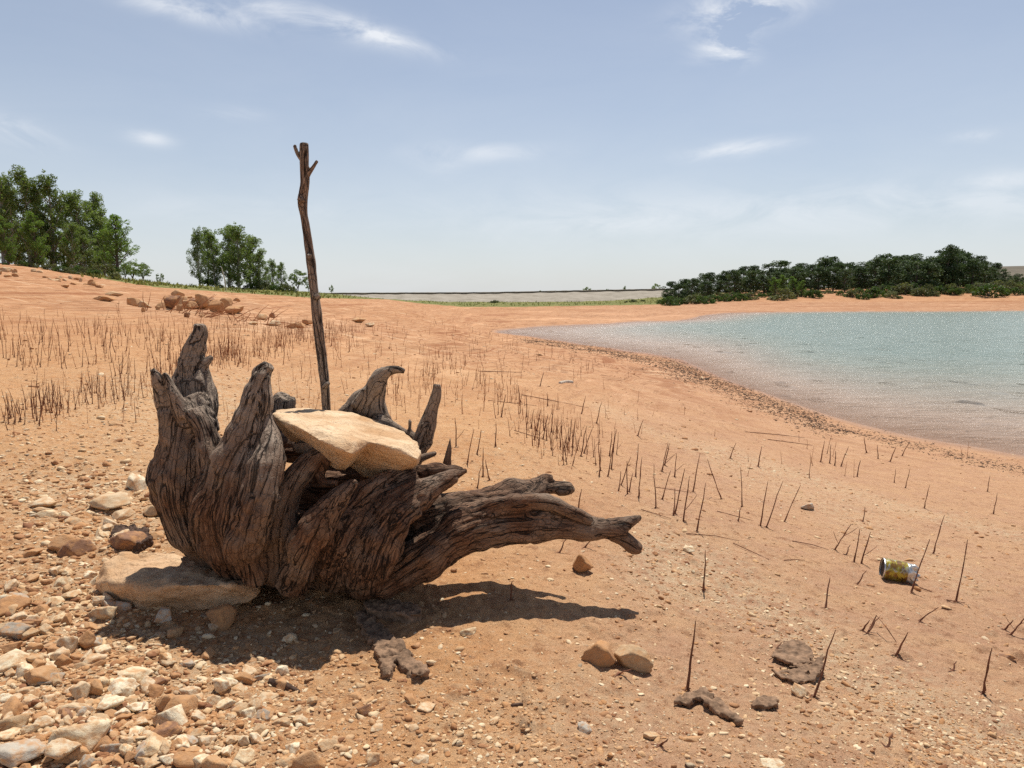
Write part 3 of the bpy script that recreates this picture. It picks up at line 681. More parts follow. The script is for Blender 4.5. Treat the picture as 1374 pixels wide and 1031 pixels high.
# upright pole wedged in the stump
pole = organic('wooden_pole', [[(442,600,2.22,5.5),(438,550,2.22,5.5),(434,500,2.22,5.9),(427,440,2.22,5.9),(421,385,2.22,5.9),(414,330,2.22,6.2),(408,290,2.22,6.6),(405,268,2.22,7.4),(409,245,2.22,5.9),(408,215,2.22,5.1),(408,193,2.22,4.7)],
    [(410,238,2.22,3.9),(418,228,2.22,2.5),(426,216,2.22,2.0)], [(405,214,2.22,3.1),(399,206,2.22,2.3),(395,195,2.22,2.0)], [(434,520,2.2,3.9),(441,514,2.19,3.1)], [(405,272,2.2,5.5),(401,265,2.2,3.9)], [(424,400,2.2,4.7),(429,396,2.2,3.1)],[(416,345,2.2,4.7),(411,342,2.2,3.1)]],
    0.0032, M['pole'], None, ridge=.0025, lump=.014, rs=120., sm=1, pits=.003)
tag(pole, 'tall crooked bark-covered pole standing upright in the stump', 'pole')

def bark(limbs, label, material='bark', asp=.5, voxel=.0038, cat='bark piece', name='bark_piece', lift=.006):
    out = []
    for L in limbs:
        q = []
        for px, py, r in L:
            p = H(px, py); rr = r*p.y/F; q.append((p.x, p.y, p.z+rr*asp*.35, rr))
        out.append(q)
    o = organic(name, out, voxel, M[material], None, ridge=.002, lump=.009, rs=110., asp=asp, sm=0, pits=.016, world=True)
    tag(o, label, cat); return o
def flake(outline, thick, label, name='bark_piece', cat='bark piece', curl=0.0, amp=.004, lift=.004, material='bark'):
    c0 = H(sum(a for a, b in outline)/len(outline), sum(b for a, b in outline)/len(outline)); pts = []
    for a, b in outline:
        u, t = ray(a, b); y = (c0.z+lift-CZ)/float(t); pts.append(Vector((float(u)*y, y, c0.z)))
    bm = bmesh.new(); n = len(pts); c = sum(pts, Vector())/n; lift = lift+.003
    ext = max((p-c).length for p in pts)
    def zz(p, up): d_ = (p-c).length/ext; return float(ground_z(p.x, p.y)[0])*.4+c.z*.6+lift+curl*ext*(d_**2-.3)+up
    lo = [bm.verts.new((p.x, p.y, zz(p, -thick*.4))) for p in pts]; hi = [bm.verts.new((p.x, p.y, zz(p, thick*.6))) for p in pts]
    ft = bm.faces.new(hi); fb = bm.faces.new(lo[::-1])
    for a in range(n): bm.faces.new((lo[a], lo[(a+1) % n], hi[(a+1) % n], hi[a]))
    bmesh.ops.triangulate(bm, faces=[ft, fb])
    m2, v, nr = remesh(bm, .0032, 1)
    d = amp*(noise3(v*38)+.8*noise3(v*90+5)+.5*noise3(v*190))-amp*1.2*np.clip(noise3(v*60+11)-.15, 0, 1)*3; v2 = v+nr*d[:, None]; org = v2.mean(0)
    m2.vertices.foreach_set('co', (v2-org).astype(np.float32).ravel()); m2.materials.clear(); m2.materials.append(M[material]); m2.polygons.foreach_set('use_smooth', np.ones(len(m2.polygons), bool)); m2.update()
    return tag(add(name, m2, None, org), label, cat)
flake([(475,831),(492,827),(504,842),(524,857),(545,877),(560,896),(574,909),(568,916),(552,913),(540,902),(530,893),(528,906),(523,915),(516,912),(509,891),(497,869),(485,849)], .020, 'long forked crumbling bark strip lying below the stump', amp=.007)
flake([(488,817),(510,813),(540,816),(563,820),(565,834),(548,836),(520,830),(492,828)], .030, 'short thick bark log beside the top of the forked strip', amp=.005)
bark([[(362,916,5),(375,921,7),(390,925,6),(402,930,4)]], 'small dark curved twig on gravel below the stump shadow', 'bark_dark', .8, cat='twig', name='twig')
flake([(903,946),(915,936),(938,930),(950,928),(966,944),(985,960),(999,971),(990,973),(970,964),(950,950),(938,940),(920,947)], .012, 'rotten bark strip at the foot of a single upright stem', amp=.005)
flake([(1034,884),(1042,872),(1052,864),(1066,862),(1080,864),(1090,874),(1092,888),(1082,898),(1066,896),(1050,890)], .008, 'broad flat bark flake, upper of two on the right', lift=.014, amp=.004)
flake([(1033,900),(1046,906),(1062,908),(1082,900),(1104,884),(1106,896),(1092,912),(1070,920),(1048,914)], .008, 'curled thin bark flake, lower of two on the right', curl=.25, lift=.010, amp=.004)
flake([(1006,953),(1014,942),(1028,936),(1044,940),(1042,952),(1024,954)], .014, 'small crusty bark chunk between the strip and the flakes', amp=.005)
flake([(148,724),(156,714),(176,712),(196,718),(204,730),(190,738),(164,736)], .03, 'dark bark chunk in the gravel behind the big boulder', amp=.008, material='bark_dark')
bark([[(686,948,3),(694,947,4),(702,946,3)]], 'tiny rust-coloured wood chip near the bottom centre', 'bark_dark', .7, .0022, 'wood chip', 'wood_chip')
bark([[(751,519,2.2),(760,519,2.6),(769,520,2.6)]], 'short bleached stick lying alone on the smooth beach', 'bark', .8, .006, 'stick', 'stick')
bpy.data.objects['stick'].data.materials[0] = M['twigwhite']

# ------------------------------------------------------------------ hero rocks
def hull_rock(name, hulls, voxel, material, label, cat='rock', amp=.006, sm=5, origin=None):
    bm = bmesh.new()
    for pts in hulls:
        b2 = bmesh.new()
        for p in pts: b2.verts.new(P(*p))
        r = bmesh.ops.convex_hull(b2, input=b2.verts[:])
        bmesh.ops.delete(b2, geom=[g for g in set(r['geom_interior']+r['geom_unused']) if isinstance(g, bmesh.types.BMVert)], context='VERTS')
        t = bpy.data.meshes.new('t'); b2.to_mesh(t); b2.free(); bm.from_mesh(t); bpy.data.meshes.remove(t)
    m2, v, nr = remesh(bm, voxel, sm)
    d = amp*(noise3(v*9)+.5*noise3(v*22+5)+.3*noise3(v*50+2)); v2 = v+nr*d[:, None]; org = v2.mean(0)
    m2.vertices.foreach_set('co', (v2-org).astype(np.float32).ravel()); m2.materials.clear(); m2.materials.append(material)
    m2.polygons.foreach_set('use_smooth', np.ones(len(m2.polygons), bool)); m2.update()
    return tag(add(name, m2, None, org), label, cat)
hull_rock('stone_slab', [
    [(366,556,2.0),(370,551,2.14),(405,548,2.2),(470,552,2.22),(500,562,2.2),(505,590,1.98),(478,592,1.86),(474,611,1.82),(452,602,1.83),(424,589,1.86),(398,572,1.90),(376,565,1.95),
     (384,587,2.07),(430,612,2.0),(450,630,1.96),(462,632,2.0),(450,612,2.15),(490,600,2.15)],
    [(470,553,2.22),(488,590,1.92),(512,597,1.90),(532,603,1.90),(560,617,1.93),(566,607,2.0),(561,594,2.08),(545,580,2.17),(510,567,2.22),(478,575,2.1),
     (470,626,2.04),(486,640,2.05),(520,643,2.04),(550,634,2.03),(562,624,2.0),(530,622,2.15)]], .0045, M['slab'],
    'pale tan sandstone slab resting on top of the root stump', 'rock', .006, 4)
hull_rock('boulder', [
    [(122,783,1.97),(138,752,2.03),(165,741,2.08),(215,741,2.1),(240,745,2.1),(300,762,2.06),(338,772,2.0),(349,785,1.95),(346,800,1.92),(335,808,1.92),(300,818,1.91),(250,822,1.91),(190,822,1.91),(152,806,1.93),
     (152,782,1.90),(200,792,1.86),(245,785,1.86),(310,785,1.87)], ], .0055, M['boulder'],
    'large flat-topped brown boulder propping the left foot of the stump', 'rock', .014, 2)

# ------------------------------------------------------------------ dry stems
def stem_mesh(seed, fork=0, pale=False, seg=5):
    r = random.Random(seed); V = []; Fc = []
    def tube(pts, rad):
        base = len(V); k = 5
        for p, q in zip(pts, rad):
            for j in range(k): V.append((p[0]+math.cos(j*2*math.pi/k)*q, p[1]+math.sin(j*2*math.pi/k)*q, p[2]))
        for i in range(len(pts)-1):
            for j in range(k): Fc.append((base+i*k+j, base+i*k+(j+1) % k, base+(i+1)*k+(j+1) % k, base+(i+1)*k+j))
        
    x = y = 0; pts = []; dx, dy = r.gauss(0, .06), r.gauss(0, .06)
    for i in range(8):
        z = -.06+i*(1.06/7); pts.append((x, y, z)); x += dx*.14+r.gauss(0, .006); y += dy*.14+r.gauss(0, .006); dx += r.gauss(0, .015)
    rad = [.017, .016, .012, .0105, .011, .009, .008, .004]; rad = [q*r.uniform(.85, 1.25) for q in rad]
    tube(pts, rad)
    for f_ in range(fork):
        b = pts[2+f_*2 if 2+f_*2 < 7 else 5]; s = 1 if (f_+seed) % 2 else -1; L = r.uniform(.28, .5)
        tube([(b[0]+s*L*.55*t, b[1]+.05*t, b[2]+L*t**1.2) for t in (0, .33, .66, 1)], [.009, .008, .007, .004])
    for t in range(4):
        a = r.uniform(0, 6.28); tube([(0, 0, .03), (math.cos(a)*.04, math.sin(a)*.04, .01), (math.cos(a)*.08, math.sin(a)*.08, -.01)], [.01, .008, .004])
    return np.array(V), np.array(Fc)
SV = [stem_mesh(i, (0, 0, 0, 1, 0, 0, 2, 0, 0, 1)[i]) for i in range(10)]
SM = [mesh_np('stem', v, f, M['stem']) for v, f in SV]
# (base px, base py, height px, top offset px, variant or None)
ST = [(922,925,95,14,0),(1092,935,96,24,1),(1222,795,78,12,2),(1283,808,88,14,4),(1318,930,70,6,5),(944,793,60,4,7),(1108,816,40,8,8),(1203,878,38,6,0),
      (1150,784,20,10,1),(1233,833,28,10,2),(1146,755,46,8,4),(1156,757,44,12,3),(1120,738,40,14,6),(1163,850,24,16,1),(1157,846,18,4,0),
      (1195,865,0,0,0),(1356,852,34,14,6),(1348,845,18,4,0),(1038,882,20,8,1),(1278,900,10,2,1),(1252,743,54,16,5),
      (1020,706,66,6,0),(1028,708,66,18,1),(1052,700,56,10,2),(996,680,54,4,4),(968,670,60,-20,5),(935,714,68,14,7),(905,690,64,8,8),(917,700,62,10,3),
      (930,660,56,8,0),(880,682,60,-2,1),(888,670,44,6,2),(904,692,38,2,4),(857,668,58,6,5),(853,640,46,4,7),(842,665,46,-4,8),(844,660,28,4,0),(833,652,40,10,1),(815,640,66,4,2),
      (804,640,40,2,4),(806,632,42,4,5),(818,612,34,4,7),(820,630,48,4,8),(888,633,40,10,9),(892,625,30,8,3),(1017,626,30,0,0),(990,700,20,0,1),(979,615,22,0,2),
      (768,600,38,2,0),(779,612,42,6,1),(783,608,36,4,2),(764,592,30,0,4),(752,600,34,6,5),(740,580,30,2,7),(728,590,34,4,8),(720,578,30,2,0),(712,575,26,2,1),(716,590,24,0,2),(730,578,20,0,3),
      (707,560,30,0,4),(698,540,24,2,5),(735,545,18,0,7),(724,520,20,4,8),(780,555,26,4,0),(800,568,30,4,1),(855,585,24,2,2),(905,640,34,4,9),(1158,700,20,6,4),(1240,682,36,4,5),(1215,655,30,0,7),(1150,640,22,4,8),
      (1101,620,32,-2,0),(1113,622,26,2,1),(1128,626,28,4,2),(1120,625,20,0,4),(1163,608,22,0,5),(1333,690,30,4,7),(1325,660,22,2,8),(1194,620,22,4,0),(1178,616,18,0,1),(1210,612,20,2,2),(1200,648,20,2,7),(1135,745,14,4,1),(828,905,18,4,2),(686,805,28,8,5),(648,640,40,0,0),(640,655,28,2,1),(626,625,50,2,2),(612,600,40,0,3),(640,610,34,4,4),(657,645,30,0,5),(665,600,34,4,7),(672,560,30,2,8),(775,690,36,4,0),(783,735,24,8,2),(830,660,28,4,4),(750,742,20,6,1),
      (1190,1002,16,4,1),(885,1000,14,2,0),(1098,905,24,4,1)]
items = []
def add_stem(x, y, z, h, leanx, leany, vi, wide=1.0):
    o = add('dry_stem', SM[vi], None, (x, y, z), None, (h*wide, h*wide, h))
    o.rotation_euler = (leany, leanx, random.uniform(-.6, .6) if abs(leanx) < .15 else 0)
    o['category'] = 'dry stem'; o['group'] = 'dry stems standing in the sand'; return o
n_used = 0
for px, py, h, off, vi in ST:
    if h == 0: continue
    p = H(px, py); hh = h*p.y/F*1.0; L = math.hypot(hh, off*p.y/F)
    th = .0023 if py > 640 else .0026*(p.y/4)**.7
    o = add_stem(p.x, p.y, p.z, L, math.atan2(off, h), random.gauss(0, .08), vi, max(.8, th/(.011*L)))
    lean = 'upright' if abs(off) < 5 else ('right-leaning' if off > 0 else 'left-leaning')
    items.append((o, px, '%s %s dry %sstem %s' % ('tall' if h > 50 else ('medium' if h > 28 else 'short'), lean, 'forked ' if vi in (3, 6, 9) else '', rel(px, py)))); n_used += 1
# bent broken stem
V_ = [H(1165, 848), P(1176, 826, H(1176, 846).y), P(1190, 843, H(1195, 858).y*1.0), H(1203, 862)]
def tube_mesh(name, pts, rad, material, k=6):
    bm = bmesh.new(); limb_tube(bm, pts, rad, 1.0, k); me = bpy.data.meshes.new(name); bm.to_mesh(me); bm.free(); me.materials.append(material); return me
tag(add('broken_stem', tube_mesh('broken_stem', V_, [.003, .002, .0014, .001], M['stem'])), 'bent broken stem folded into an inverted V shape, lower right', 'dry stem')
# lying sticks
LY = [(921,717,992,727),(860,685,900,697),(962,687,1011,700),(984,730,1032,752),(1063,727,1112,739),(1052,753,1080,753),(1270,806,1295,810),(690,578,735,592),(700,530,790,548),(640,497,700,503),(1000,580,1080,588),(880,655,930,662),(1030,590,1090,598),(1250,795,1180,772),(20,415,95,414),(655,538,720,545)]
for i, (a, b, c, d) in enumerate(LY):
    if i == 14: continue
    p, q = H(a, b), H(c, d); mid = (p+q)/2; mid.z = float(ground_z(mid.x, mid.y)[0]); up = Vector((0, 0, .003)); r_ = .0018*max(1, p.y/4)
    o = add('fallen_stem', tube_mesh('fallen_stem', [p+up, mid+up*1.6+Vector((random.gauss(0, .004), 0, 0)), q+up], [r_, r_*.9, r_*.5], M['stem']))
    o['category'] = 'dry stem'; o['group'] = 'fallen stems lying flat'; items.append((o, a, 'thin fallen stem lying flat on sand '+rel((a+c)/2, (b+d)/2)))
# field of stubble
def stem_density(px, py):
    d = 0*px
    lf = np.clip((560-px)/120, 0, 1)
    d += lf*(.55*np.exp(-((py-462)/30)**2)+.25*np.exp(-((py-(455+(300-px)*.12))/12)**2)*(px < 330))
    d += 1.3*np.exp(-(seg_d(px, py, [(-60, 590), (60, 555), (200, 512), (330, 470), (440, 452)])/13)**2)
    d += 1.2*np.exp(-(seg_d(px, py, [(260, 480), (360, 462), (470, 455)])/11)**2)
    d += .9*np.exp(-(seg_d(px, py, [(600, 500), (640, 510), (700, 560), (760, 600)])/24)**2)+.5*blob(px, py, 560, 520, 60, 30)+.35*blob(px, py, 640, 470, 80, 14)
    d += .35*np.exp(-(seg_d(px, py, [(450, 430), (600, 440), (700, 470), (800, 500)])/12)**2)
    d += .06*blob(px, py, 1130, 620, 120, 25)+.10*blob(px, py, 820, 560, 90, 40)+.12*blob(px, py, 330, 545, 200, 30)
    return d
N1 = 60000; a = rng.uniform(-80, 1300, N1); b = rng.uniform(418, 640, N1)
clump = n2(a*.03, b*.07, 1.0, 5)
k = rng.uniform(0, 1, N1) < stem_density(a, b)*.16*np.clip(1+1.1*clump, .05, 3); a, b = a[k], b[k]
x, y, z, ok = hit(a, b); ok &= (z > ZW+.05) & (y < 60); x, y, z, a, b = x[ok], y[ok], z[ok], a[ok], b[ok]
hgt = rng.uniform(.05, .16, len(x))*np.clip(.75+y*.06, .8, 1.7); hgt *= np.where((a < 330) & (b < 500), 1.1, 1)
od = np.argsort(-hgt/y*np.where((a < 0) | (a > 1374) | ((a > 205) & (a < 610) & (b > 520)), .01, 1)); tp = od[:300-n_used]; rs_ = od[300-n_used:]
for i in tp:
    lx = random.gauss(0, .1); vi = random.randrange(10)
    o = add_stem(x[i], y[i], z[i], hgt[i], lx, random.gauss(0, .08), vi, max(.45, .0015*(y[i]/4)**.7/(.011*hgt[i])))
    lean = 'upright' if abs(lx) < .07 else ('right-leaning' if lx > 0 else 'left-leaning')
    items.append((o, float(a[i]), '%s dry %sstem in stubble %s' % (lean, 'forked ' if vi in (3, 6, 9) else '', rel(float(a[i]), float(b[i])))))
unique_labels(items)
n = len(rs_); w = hgt[rs_]*np.maximum(.3, .0010*(y[rs_]/4)**.75/(.011*hgt[rs_]))
o = add('stubble', bulk('stubble', SV[:9:1], x[rs_], y[rs_], z[rs_], np.stack([w, w, hgt[rs_]], 1), rotz_tilt(n, .09), rng.uniform(0, 1, n), M['stem_far']))
tag(o, 'dense brown stubble of dry stems across the slope', 'stubble', kind='stuff'); print('stubble', n)

# dead brush beside the rock pile
bp = H(318, 428); brush = tag(add('dead_brush', None, None, bp), 'tangle of dead brushwood beside the rock heap on the slope', 'dead brush')
for i in range(40):
    s = bp+Vector((random.gauss(-.6, .7), random.gauss(0, .25), 0)); s.z = float(ground_z(s.x, s.y)[0]); L = random.uniform(.3, .8); a_ = random.gauss(.5, .8)
    e = s+Vector((L*math.sin(a_), random.gauss(0, .15), L*abs(math.cos(a_))*.6)); mdl = (s+e)/2+Vector((random.gauss(0, .05), 0, .04))
    add('branch', tube_mesh('branch', [s-bp, mdl-bp, e-bp], [.009, .007, .003], M['stem_far'], 4), brush)
# shoreline debris
px_ = []; py_ = []
for i in range(13000):
    t = random.random(); q = np.interp(t, np.linspace(0, 1, 7), [700, 800, 890, 940, 1020, 1110, 1374]); r_ = np.interp(t, np.linspace(0, 1, 7), [456, 470, 488, 506, 538, 572, 632])
    sg = 3.5 if q < 870 else (9 if q < 1110 else 5)
    if q > 1140 and random.random() < .5: continue
    px_.append(q+random.gauss(0, 6)); py_.append(r_+random.gauss(0, sg)*.8)
x, y, z, ok = hit(px_, py_); ok &= z > ZW+.01; x, y, z = x[ok], y[ok], z[ok]; n = len(x)
s = np.exp(rng.normal(0, .5, n))*.0065*(y/10)**.6
o = add('shore_debris', bulk('shore_debris', vs, x, y, z+.003, np.stack([s*1.6, s*.32, s*.3], 1), rotz_tilt(n, .3), rng.uniform(0, .5, n), plain('shore_debris', (.15, .10, .068), .9, .6, 25)))
tag(o, 'line of dark twigs and grit left along the waterline', 'debris', kind='stuff')

# ------------------------------------------------------------------ tin can
def build_can():
    p0 = H(1207, 781); root = add('tin_can', None, None, (p0.x, p0.y+.02, float(ground_z(p0.x, p0.y+.02)[0])))
    tag(root, 'crushed yellow and silver drinks can lying on the sand', 'can')
    sc_ = p0.y/F; Lc = 43*sc_; r0 = 14.5*sc_
    m, nt, b = mat('can_label'); N = NT(nt); o = N.obj()
    sep = N.n('ShaderNodeSeparateXYZ'); N.l(o, sep.inputs[0])
    n = N.noise(N.mapping(o, (60, 60, 60)), 1, 4, .6)
    c = N.ramp(N.noise(N.mapping(o, (38, 30, 30)), 1, 3, .6, .8), [(.38, (.10, .05, .02)), (.46, (.42, .34, .04)), (.54, (.50, .44, .07)), (.6, (.5, .5, .46)), (.68, (.22, .22, .16))])
    c = N.mix(N.ramp(n, [(.45, (0, 0, 0)), (.6, (.85, .85, .85))]), c, (.22, .10, .03))
    N.l(c, b.inputs['Base Color']); b.inputs['Roughness'].default_value = .35; b.inputs['Metallic'].default_value = .3
    alu = plain('can_metal', (.62, .62, .60), .35, .3, 90, .7, .003)
    def shell(name, x0, x1, rad, material, nseg, closed=False, crush=0):
        bm = bmesh.new(); rings = []; K = 40
        for i in range(nseg+1):
            t = i/nseg; xx = x0+(x1-x0)*t; rr = rad(t)
            ring = []
            for j in range(K):
                a = 2*math.pi*j/K; q = rr*(1+crush*t*(.22*math.sin(3*a+t*4)+.14*math.sin(7*a+2-t*9)))
                ring.append(bm.verts.new((xx+crush*.012*math.sin(5*a)*t, q*math.cos(a), q*math.sin(a))))
            rings.append(ring)
        for a, b_ in zip(rings, rings[1:]):
            for j in range(K): bm.faces.new((a[j], a[(j+1) % K], b_[(j+1) % K], b_[j]))
        if closed: bm.faces.new(rings[-1])
        bmesh.ops.recalc_face_normals(bm, faces=bm.faces[:])
        me = bpy.data.meshes.new(name); bm.to_mesh(me); bm.free(); me.materials.append(material)
        me.polygons.foreach_set('use_smooth', np.ones(len(me.polygons), bool))
        return add(name, me, root, (0, 0, r0*.93))
    shell('body', -Lc*.5+.004, Lc*.2, lambda t: r0*(1+.008*math.sin(t*11)), m, 14)
    shell('crumpled_end', Lc*.2, Lc*.5, lambda t: r0*(1-.42*t**1.5), alu, 12, True, 1.0)
    shell('rim', -Lc*.5+.004, -Lc*.5-.0015, lambda t: r0*(1.0-.06*abs(t-.3)), alu, 4)
    dk = plain('can_inside', (.05, .035, .03), .7, .3, 90); bm = bmesh.new(); bmesh.ops.create_cone(bm, cap_ends=True, segments=40, radius1=r0*.95, radius2=r0*.9, depth=.003)
    bmesh.ops.rotate(bm, verts=bm.verts[:], matrix=Matrix.Rotation(R(90), 3, 'Y')); me = bpy.data.meshes.new('base'); bm.to_mesh(me); bm.free(); me.materials.append(dk)
    add('base', me, root, (-Lc*.5+.006, 0, r0*.93))
    root.rotation_euler = (0, R(7), R(-14))
build_can()

# ------------------------------------------------------------------ trees
def leaf_cloud(centers, radii, per, size, r, flat=.8, droop=0):
    V = []; T = []
    for c, q in zip(centers, radii):
        m = max(6, int(per*(q**2)/np.mean(np.array(radii)**2)))
        d = r.normal(size=(m, 3)); d /= np.linalg.norm(d, axis=1)[:, None]; d *= (r.uniform(.25, 1, m)**.5)[:, None]*q; d[:, 2] *= flat
        p = c+d; e = r.normal(size=(m, 3)); e /= np.linalg.norm(e, axis=1)[:, None]; f = np.cross(e, r.normal(size=(m, 3))); f /= np.linalg.norm(f, axis=1)[:, None]
        s = size*r.uniform(.6, 1.4, m)[:, None]
        V.append(np.stack([p-e*s, p+f*s*.55, p+e*s, p-f*s*.55], 1)); T.append(np.clip(r.normal(r.uniform(.25, .75), .16, m), 0, 1))
    V = np.concatenate(V); T = np.concatenate(T); n = len(V)
    return V.reshape(-1, 3), np.arange(n*4).reshape(n, 4), np.repeat(T, 4)
def make_tree(name, kind, seed, leafmat, barkmat):
    """about one unit high; returns root empty with trunk and crown"""
    r = np.random.default_rng(seed); root = add(name, None); bm = bmesh.new(); C = []; Q = []
    lean = r.normal(0, .03); top = np.array([lean, r.normal(0, .02), 1.0])
    def tp(t): return np.array([top[0]*t+.012*math.sin(t*7+seed), top[1]*t, t])
    if kind == 'poplar':
        limb_tube(bm, [tp(t) for t in np.linspace(-.02, .95, 8)], list(np.linspace(.019, .004, 8)), 1, 7)
        nb = 46
        for i in range(nb):
            t = .05+.89*(i/nb)+r.uniform(-.02, .02); a = r.uniform(0, 6.28); L = (.27*(1-t)**.7*min(1, (t-.0)*5)+.03)*r.uniform(.55, 1.15)
            s = tp(t); e = s+np.array([math.cos(a)*L*.72, math.sin(a)*L*.72, L*.9]); limb_tube(bm, [s, (s+e)/2+[0, 0, -.01], e], [.006, .004, .002], 1, 4)
            for k in range(3): C.append(s+(e-s)*(.45+.28*k)+r.normal(0, .018, 3)); Q.append(r.uniform(.018, .05))
        C.append(tp(.98)); Q.append(.03); v, f, T = leaf_cloud(C, Q, 66, .0085, r, 1.2)
    elif kind == 'round':
        ns = 3
        for k in range(ns):
            a = k*2.1+r.uniform(0, 1); e = np.array([math.cos(a)*.14, math.sin(a)*.14, .62]); limb_tube(bm, [(0, 0, -.02), (0, 0, .14), e*[.5, .5, .6], e], [.022, .018, .012, .005], 1, 7)
        for i in range(75):
            d = r.normal(size=3); d /= np.linalg.norm(d); q = r.uniform(.3, 1)**.5; C.append(np.array([0, 0, .60])+d*q*[.36, .36, .36]); Q.append(r.uniform(.035, .075))
        v, f, T = leaf_cloud(C, Q, 60, .016, r, .85)
    elif kind == 'pine':
        limb_tube(bm, [tp(t) for t in np.linspace(-.02, .9, 6)], list(np.linspace(.024, .006, 6)), 1, 7)
        for i in range(60):
            t = r.uniform(.08, 1); L = .27*math.sin(min(1, (1-t)*1.5+.3)*1.57)*r.uniform(.3, 1); a = r.uniform(0, 6.28); s = tp(min(t, .95)); e = s+np.array([math.cos(a)*L, math.sin(a)*L, .04])
            limb_tube(bm, [s, e], [.006, .003], 1, 4); C.append(e); Q.append(r.uniform(.05, .095))
        v, f, T = leaf_cloud(C, Q, 60, .018, r, .95)
    else:  # shrub, wide and low
        for k in range(6):
            a = r.uniform(0, 6.28); limb_tube(bm, [(0, 0, -.03), (math.cos(a)*.25, math.sin(a)*.25, .4), (math.cos(a)*.5, math.sin(a)*.5, .7)], [.025, .018, .008], 1, 4)
        for i in range(36):
            d = r.normal(size=3); d /= np.linalg.norm(d); d[2] = abs(d[2]); C.append(d*[.8, .7, .75]*r.uniform(.4, 1)**.5); Q.append(r.uniform(.12, .24))
        v, f, T = leaf_cloud(C, Q, 42, .055, r, .8)
    me = bpy.data.meshes.new('trunk'); bm.to_mesh(me); bm.free(); me.materials.append(barkmat)
    add('stems' if kind == 'shrub' else 'trunk', me, root); add('crown', mesh_np('crown', v, f, leafmat, False, {'tint': ('FLOAT', T)}), root); return root
def variants(name, kind, n, leafmat, barkmat, seed0): return [make_tree(name, kind, seed0+i, leafmat, barkmat) for i in range(n)]
used = set()
def plant(pool, px, base_py, top_py, Y, label, cat, group, wide=1.0, idx=None):
    src = pool[idx if idx is not None else random.randrange(len(pool))]
    if src.name in used: o = copy_tree(src)
    else: o = src; used.add(src.name)
    u, _ = ray(px, base_py); x = float(u)*Y; z = float(base_z(x, Y)[0])
    ztop = P(px, top_py, Y).z; h = ztop-z
    o.location = (x, Y, z-.02*h); o.rotation_euler = (0, 0, random.uniform(0, 6.28)); o.scale = (h*wide, h*wide, h)
    tag(o, label, cat, group); return o
POP = variants('poplar_tree', 'poplar', 5, M['poplar'], M['trunk_pale'], 10)
POL = variants('poplar_tree', 'poplar', 2, M['poplar_l'], M['trunk'], 40)
RND = variants('broadleaf_tree', 'round', 3, M['poplar'], M['trunk'], 20)
PIN = variants('pine_tree', 'pine', 6, M['pine'], M['trunk'], 50)
SHR = variants('shrub', 'shrub', 4, M['shrub'], M['trunk'], 70)
SHG = variants('shrub', 'shrub', 3, M['shrub_g'], M['trunk'], 80)
LT = []
G1 = 'trees on the left rise'
for px, top, Y, pool, w in [(-40,215,46,POP,1.0),(-22,262,43,POL,1.1),(5,238,46,POP,1.1),(22,234,50,POP,1.0),(12,290,42,POL,1.2),(44,225,47,POP,1.15),(60,250,52,POP,1.1),(76,234,48,POP,1.1),(92,268,53,POP,1.15),(52,285,44,POL,1.2),
                            (110,256,49,POP,1.15),(128,258,52,POP,1.2),(100,300,46,POP,1.3),(140,280,50,POP,1.3),(157,287,46,POL,1.5),(148,300,52,POP,1.3),(28,300,54,POP,1.4),(70,305,55,POP,1.4),(-10,300,53,POL,1.4),(14,262,55,POP,1.2),(88,310,50,POL,1.5),(118,305,48,POP,1.5),(132,312,55,POL,1.6),(44,300,48,POL,1.4)]:
    o = plant(pool, px, 372, top, Y, '', 'tree', G1, w); LT.append((o, px, ('pale green leafy tree' if pool is POL else 'tall dark green poplar')+' in the grove on the left rise'))
for px, top, base, Y, pool, w, lab in [(268,307,390,74,POP,1.0,'slim ragged poplar'),(280,306,390,78,POP,1.1,'slim ragged poplar'),(291,312,390,76,POP,1.2,'slim ragged poplar'),(308,303,390,78,POP,1.5,'full dark poplar'),(322,302,390,76,POP,1.5,'full dark poplar'),(337,316,391,80,POP,1.6,'full dark poplar'),(348,334,391,78,POP,1.6,'full dark poplar'),
                                  (366,348,392,92,POP,1.3,'short poplar'),(377,352,392,94,POP,1.3,'short poplar'),(357,358,392,90,POP,1.3,'short poplar')]:
    o = plant(pool, px, base, top, Y, '', 'tree', 'trees of the second grove', w); LT.append((o, px, lab+' in the second grove left of the pole'))
for px, top, base, Y, pool, w, lab in [(400,359,393,96,RND,1.1,'round-headed broadleaf tree just left of the tall pole'),(414,372,394,100,RND,.8,'small broadleaf tree half hidden by the tall pole'),(445,382,396,110,RND,.7,'tiny lone tree at the left end of the dam'),
                                       (178,348,374,66,RND,1.5,'bushy green tree right of the left grove'),(192,352,376,70,RND,1.4,'lower bushy tree at the right end of left grove'),(215,366,380,82,RND,1.0,'small bush on the skyline between the groves'),(168,352,374,62,RND,1.3,'bushy tree touching the left grove')]:
    plant(pool, px, base, top, Y, lab, 'tree', None, w)
for i, px in enumerate([-6, 8, 19, 30, 42, 55, 68, 82, 93, 104, 115, 126, 138, 262, 270, 283, 296, 312, 330, 345, 355, 372, 385]):
    py = 366 if px < 150 else 390; o = plant(SHG if i % 2 else SHR, px, py+6, py-random.uniform(6, 22), (41 if px < 150 else 76)+random.uniform(0, 3), '', 'shrub', 'undergrowth below the groves', 1.0); LT.append((o, px, 'low shrub under the trees of the groves'))
